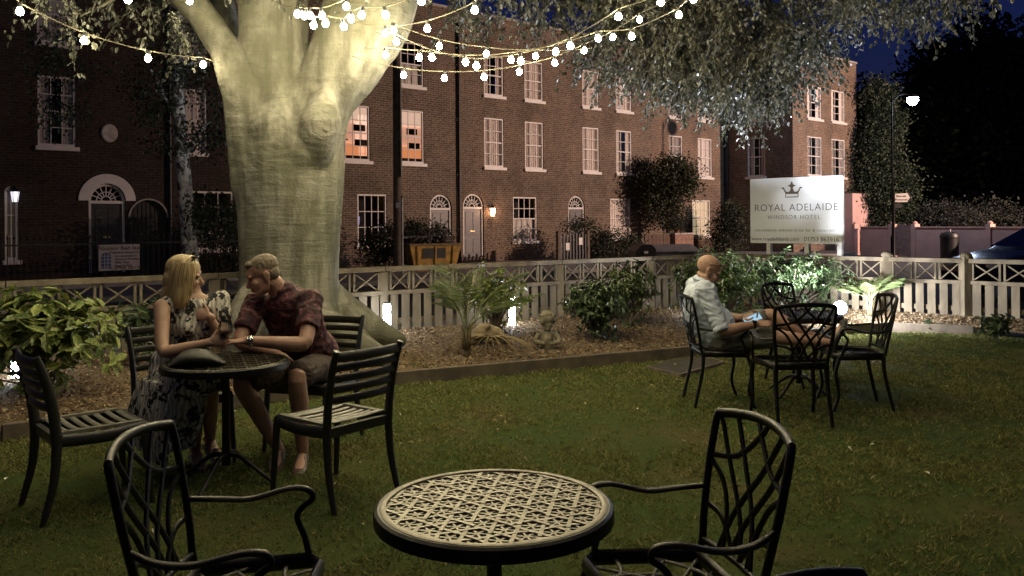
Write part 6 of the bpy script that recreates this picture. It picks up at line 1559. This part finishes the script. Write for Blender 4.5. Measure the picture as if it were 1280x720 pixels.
for s_ in (-1, 1): m.add([V((.92, s_ * .80, 1.02)), V((.16, s_ * .70, 1.38)), V((-.95, s_ * .70, 1.38)), V((-1.55, s_ * .80, 1.06))], [(0, 1, 2, 3)])
m.v = [(x, y * 1.095, z) for x, y, z in m.v]; m.build('side_window', dark_glass, car)
m = MB(); m.add([V((1.02, -.76, 1.03)), V((1.02, .76, 1.03)), V((.30, .64, 1.42)), V((.30, -.64, 1.42))], [(0, 1, 2, 3)]); m.v = [(x + .022, y, z + .016) for x, y, z in m.v]; m.build('windscreen', dark_glass, car)
for s_ in (-1, 1):
    m = MB(); m.ell((2.04, s_ * .62, .70), (.10, .19, .075)); m.build('headlight', M('headlamp', (.5, .5, .52), .1, .3), car, smooth=180)
    m = MB(); m.ell((.75, s_ * .98, 1.02), (.07, .1, .07)); m.build('wing_mirror', navy, car, smooth=180)
    for x in (1.38, -1.32):
        m = MB(); m.lathe([(.20, -.09), (.32, -.10), (.325, .0), (.32, .10), (.20, .09)], (x, s_ * .80, .325), 24, (V((1, 0, 0)), V((0, 0, 1)), V((0, 1, 0)))); wl = m.build('wheel', M('rubber', (.015, .015, .015), .85), car, smooth=40)
        m = MB(); m.lathe([(0, -.06), (.2, -.075), (.2, .075), (0, .06)], (x, s_ * .82, .325), 18, (V((1, 0, 0)), V((0, 0, 1)), V((0, 1, 0)))); m.build('rim', M('alloy', (.4, .4, .4), .3, .9), wl, smooth=40)
# --- cherub bust on the bed
b = at(684, 433, 9.15); b.z = bed_h(b.x, b.y) - .01
ch = thing('cherub_statue', 'weathered stone cherub bust standing on the bark mulch', 'statue', b)
m = MB(); hf_, hu_ = (.35, -.93, -.12), (0, 0, 1); K = .78
head(m, (0, 0, .315), hf_, hu_, K)
m.ell((0, 0, .345), (.085, .085, .075)); 
rs = random.Random(2)
for i in range(60):
    a = rs.uniform(0, 6.28); e = rs.uniform(-.5, 1.4); p = V((math.cos(a) * math.cos(e), math.sin(a) * math.cos(e), math.sin(e)))
    if p.dot(V(hf_)) > .55 and p.z < .75: continue
    m.ell(V((0, 0, .34)) + p * .078, (.024, .024, .022), n=8, m=6)
m.tube([(0, 0, .25), (0, 0, .2), (0, 0, .15), (0, .0, .06), (0, 0, 0)], [(.035, .035), (.05, .045), (.105, .06), (.10, .07), (.085, .07)], n=14, k=4, round_cap=True)
for q in (-1, 1): m.tube([(q * .10, 0, .165), (q * .125, -.03, .10), (q * .05, -.09, .085)], [.033, .03, .02], n=8, k=3, round_cap=True)
for q in (-1, 1): m.tube([(q * .05, .05, .16), (q * .12, .09, .2), (q * .15, .09, .13)], [(.03, .012), (.04, .012), (.02, .008)], n=8, k=3, round_cap=True)
remeshed(m, 'bust', M('mossy_stone', (.20, .17, .12), .85, col2=(.09, .085, .05), scale=14, bump=.4, bscale=60), ch, .006, 2)
m = MB(); m.b(-.10, .10, -.085, .085, -.02, .02); m.build('plinth', M('mossy_stone', (0, 0, 0)), ch, bevel=.008)
# --- driftwood and dead fronds
b = at(607, 424, 9.35); b.z = bed_h(b.x, b.y)
dw = thing('driftwood_log', 'gnarled pale driftwood stump lying among dead palm fronds behind the young palm', 'driftwood', b)
m = MB(); m.tube([(-.24, 0, .0), (-.12, 0, .09), (.0, .02, .15), (.10, .0, .13), (.2, -.02, .06), (.3, 0, .01)], [.04, .075, .085, .07, .05, .02], n=12, k=5, round_cap=True); m.tube([(.0, 0, .12), (.03, -.05, .2), (.06, -.06, .22)], [.04, .025, .01], n=8, k=4); m.tube([(-.1, 0, .06), (-.22, -.1, .02)], [.05, .02], n=8, k=3)
def gn(co, no): return co + no * (noise.noise(V((co.x * 8, co.y * 25, co.z * 25))) * .02)
remeshed(m, 'log', M('driftwood', (.34, .27, .17), .85, col2=(.14, .10, .06), scale=9, bump=.6, bscale=30, stretch=(.4, 2, 2)), dw, .012, 2, gn)
m = MB(); rs = random.Random(9)
for i in range(14):
    a = rs.uniform(-.5, 3.4); m.tube([(.05, -.04, .1), (.05 + .25 * math.cos(a), -.1 - .15 * abs(math.sin(a)), .10), (.05 + .52 * math.cos(a), -.16 - .25 * abs(math.sin(a)), -.02)], [.008, .006, .002], n=4, k=3)
m.build('dead_fronds', M('straw', (.34, .26, .13), .8), dw)

# ================================================================== GRASS
n = 900000
gx = rng.uniform(-6.5, 9.5, n); t = rng.uniform(0, 1, n); gy = 1.7 + (11.0 - 1.7) * t ** 1.25
keep = (gy < edge_np(gx) - .03) & (np.abs(gx) < gy * .66 + .3)
gx, gy = gx[keep], gy[keep]; n = len(gx)
def vnoise(x, y, s, o):
    return np.array([noise.noise(V((a * s, b_ * s, o))) for a, b_ in zip(x, y)])
nz_ = vnoise(gx, gy, 1.1, 0) * .45 + vnoise(gx, gy, 4.0, 7) * .5 + vnoise(gx, gy, 13.0, 3) * .55
keep = rng.uniform(0, 1, n) < np.clip(.55 + nz_ * 1.5, .10, 1); insp = lambda a: a
gx, gy, nz_ = gx[keep], gy[keep], nz_[keep]; n = len(gx)
hgt = (.006 + .011 * np.clip(nz_ + .5, 0, 1)) * rng.uniform(.6, 1.5, n) * (1 + .006 * gy)
near = (edge_np(gx) - gy) < .16; hgt[near] *= rng.uniform(1.2, 2.6, near.sum())
az = rng.uniform(0, 2 * np.pi, n); wd = .0018 + .0005 * gy
dirx, diry = np.cos(az), np.sin(az); lean = rng.uniform(.6, 2.6, n) * hgt; la = rng.uniform(0, 2 * np.pi, n)
base = np.stack([gx, gy, np.zeros(n)], 1); off = np.stack([dirx * wd, diry * wd, np.zeros(n)], 1); tip = base + np.stack([np.cos(la) * lean, np.sin(la) * lean, hgt + .004], 1)
vs = np.stack([base - off, base + off, tip], 1).reshape(-1, 3); fs = np.arange(3 * n).reshape(-1, 3)
tag(fast_mesh('grass', vs, fs, leafmat('grass_blade', (.08, .105, .028), (.15, .155, .048), (.28, .24, .115), .9, .25, spec=.05)), 'short patchy lawn grass', 'grass', kind='stuff')
n = 260
lx = rng.uniform(-4, 6, n); ly = rng.uniform(2, 9, n); k_ = ly < edge_np(lx) - .1; lx, ly = lx[k_], ly[k_]; n = len(lx)
v_, f_ = leaf_arrays(np.stack([lx, ly, rng.uniform(.02, .04, n)], 1), rand_dirs(n) * np.array([1, 1, .25]), rand_dirs(n) * .4 + np.array([0, 0, 1]), rng.uniform(.015, .045, n), rng.uniform(.01, .022, n), .2, .3)
tag(fast_mesh('leaf_litter', v_, f_, leafmat('litter', (.16, .11, .05), (.35, .28, .15), (.75, .72, .6), .7, .1)), 'scattered fallen leaves and petals on the lawn', 'leaf litter', kind='stuff')
# a few weeds along the edging board
for i, (px, py) in enumerate(((525, 470), (660, 462), (690, 458))):
    b = gp(px, py); b.z = bed_h(b.x, b.y) * 0
    root = thing('edging_weed', ['small weed sprouting at the foot of the edging board left of the young palm', 'spreading feathery weed at the edging board below the driftwood', 'wispy weed at the edging board below the cherub'][i], 'weed', b)
    P = []; D = []; N_ = []; rs2 = np.random.default_rng(70 + i); k = 46
    az = rs2.uniform(0, 6.28, k); rr = rs2.uniform(.02, .16, k); P = np.stack([np.cos(az) * rr, np.sin(az) * rr * .5, rs2.uniform(.01, .13, k)], 1); D = np.stack([np.cos(az), np.sin(az), rs2.uniform(-.2, .9, k)], 1)
    v_, f_ = leaf_arrays(P, D, rs2.normal(size=(k, 3)) * .5 + np.array([0, 0, 1]), rs2.uniform(.03, .06, k), rs2.uniform(.01, .02, k)); fast_mesh('foliage', v_, f_, yel if i == 0 else gmid, root)
    m = MB()
    for q in P[:14]: m.tube([(0, 0, 0), tuple(q)], .002, n=3)
    m.build('stem', gmid, root)
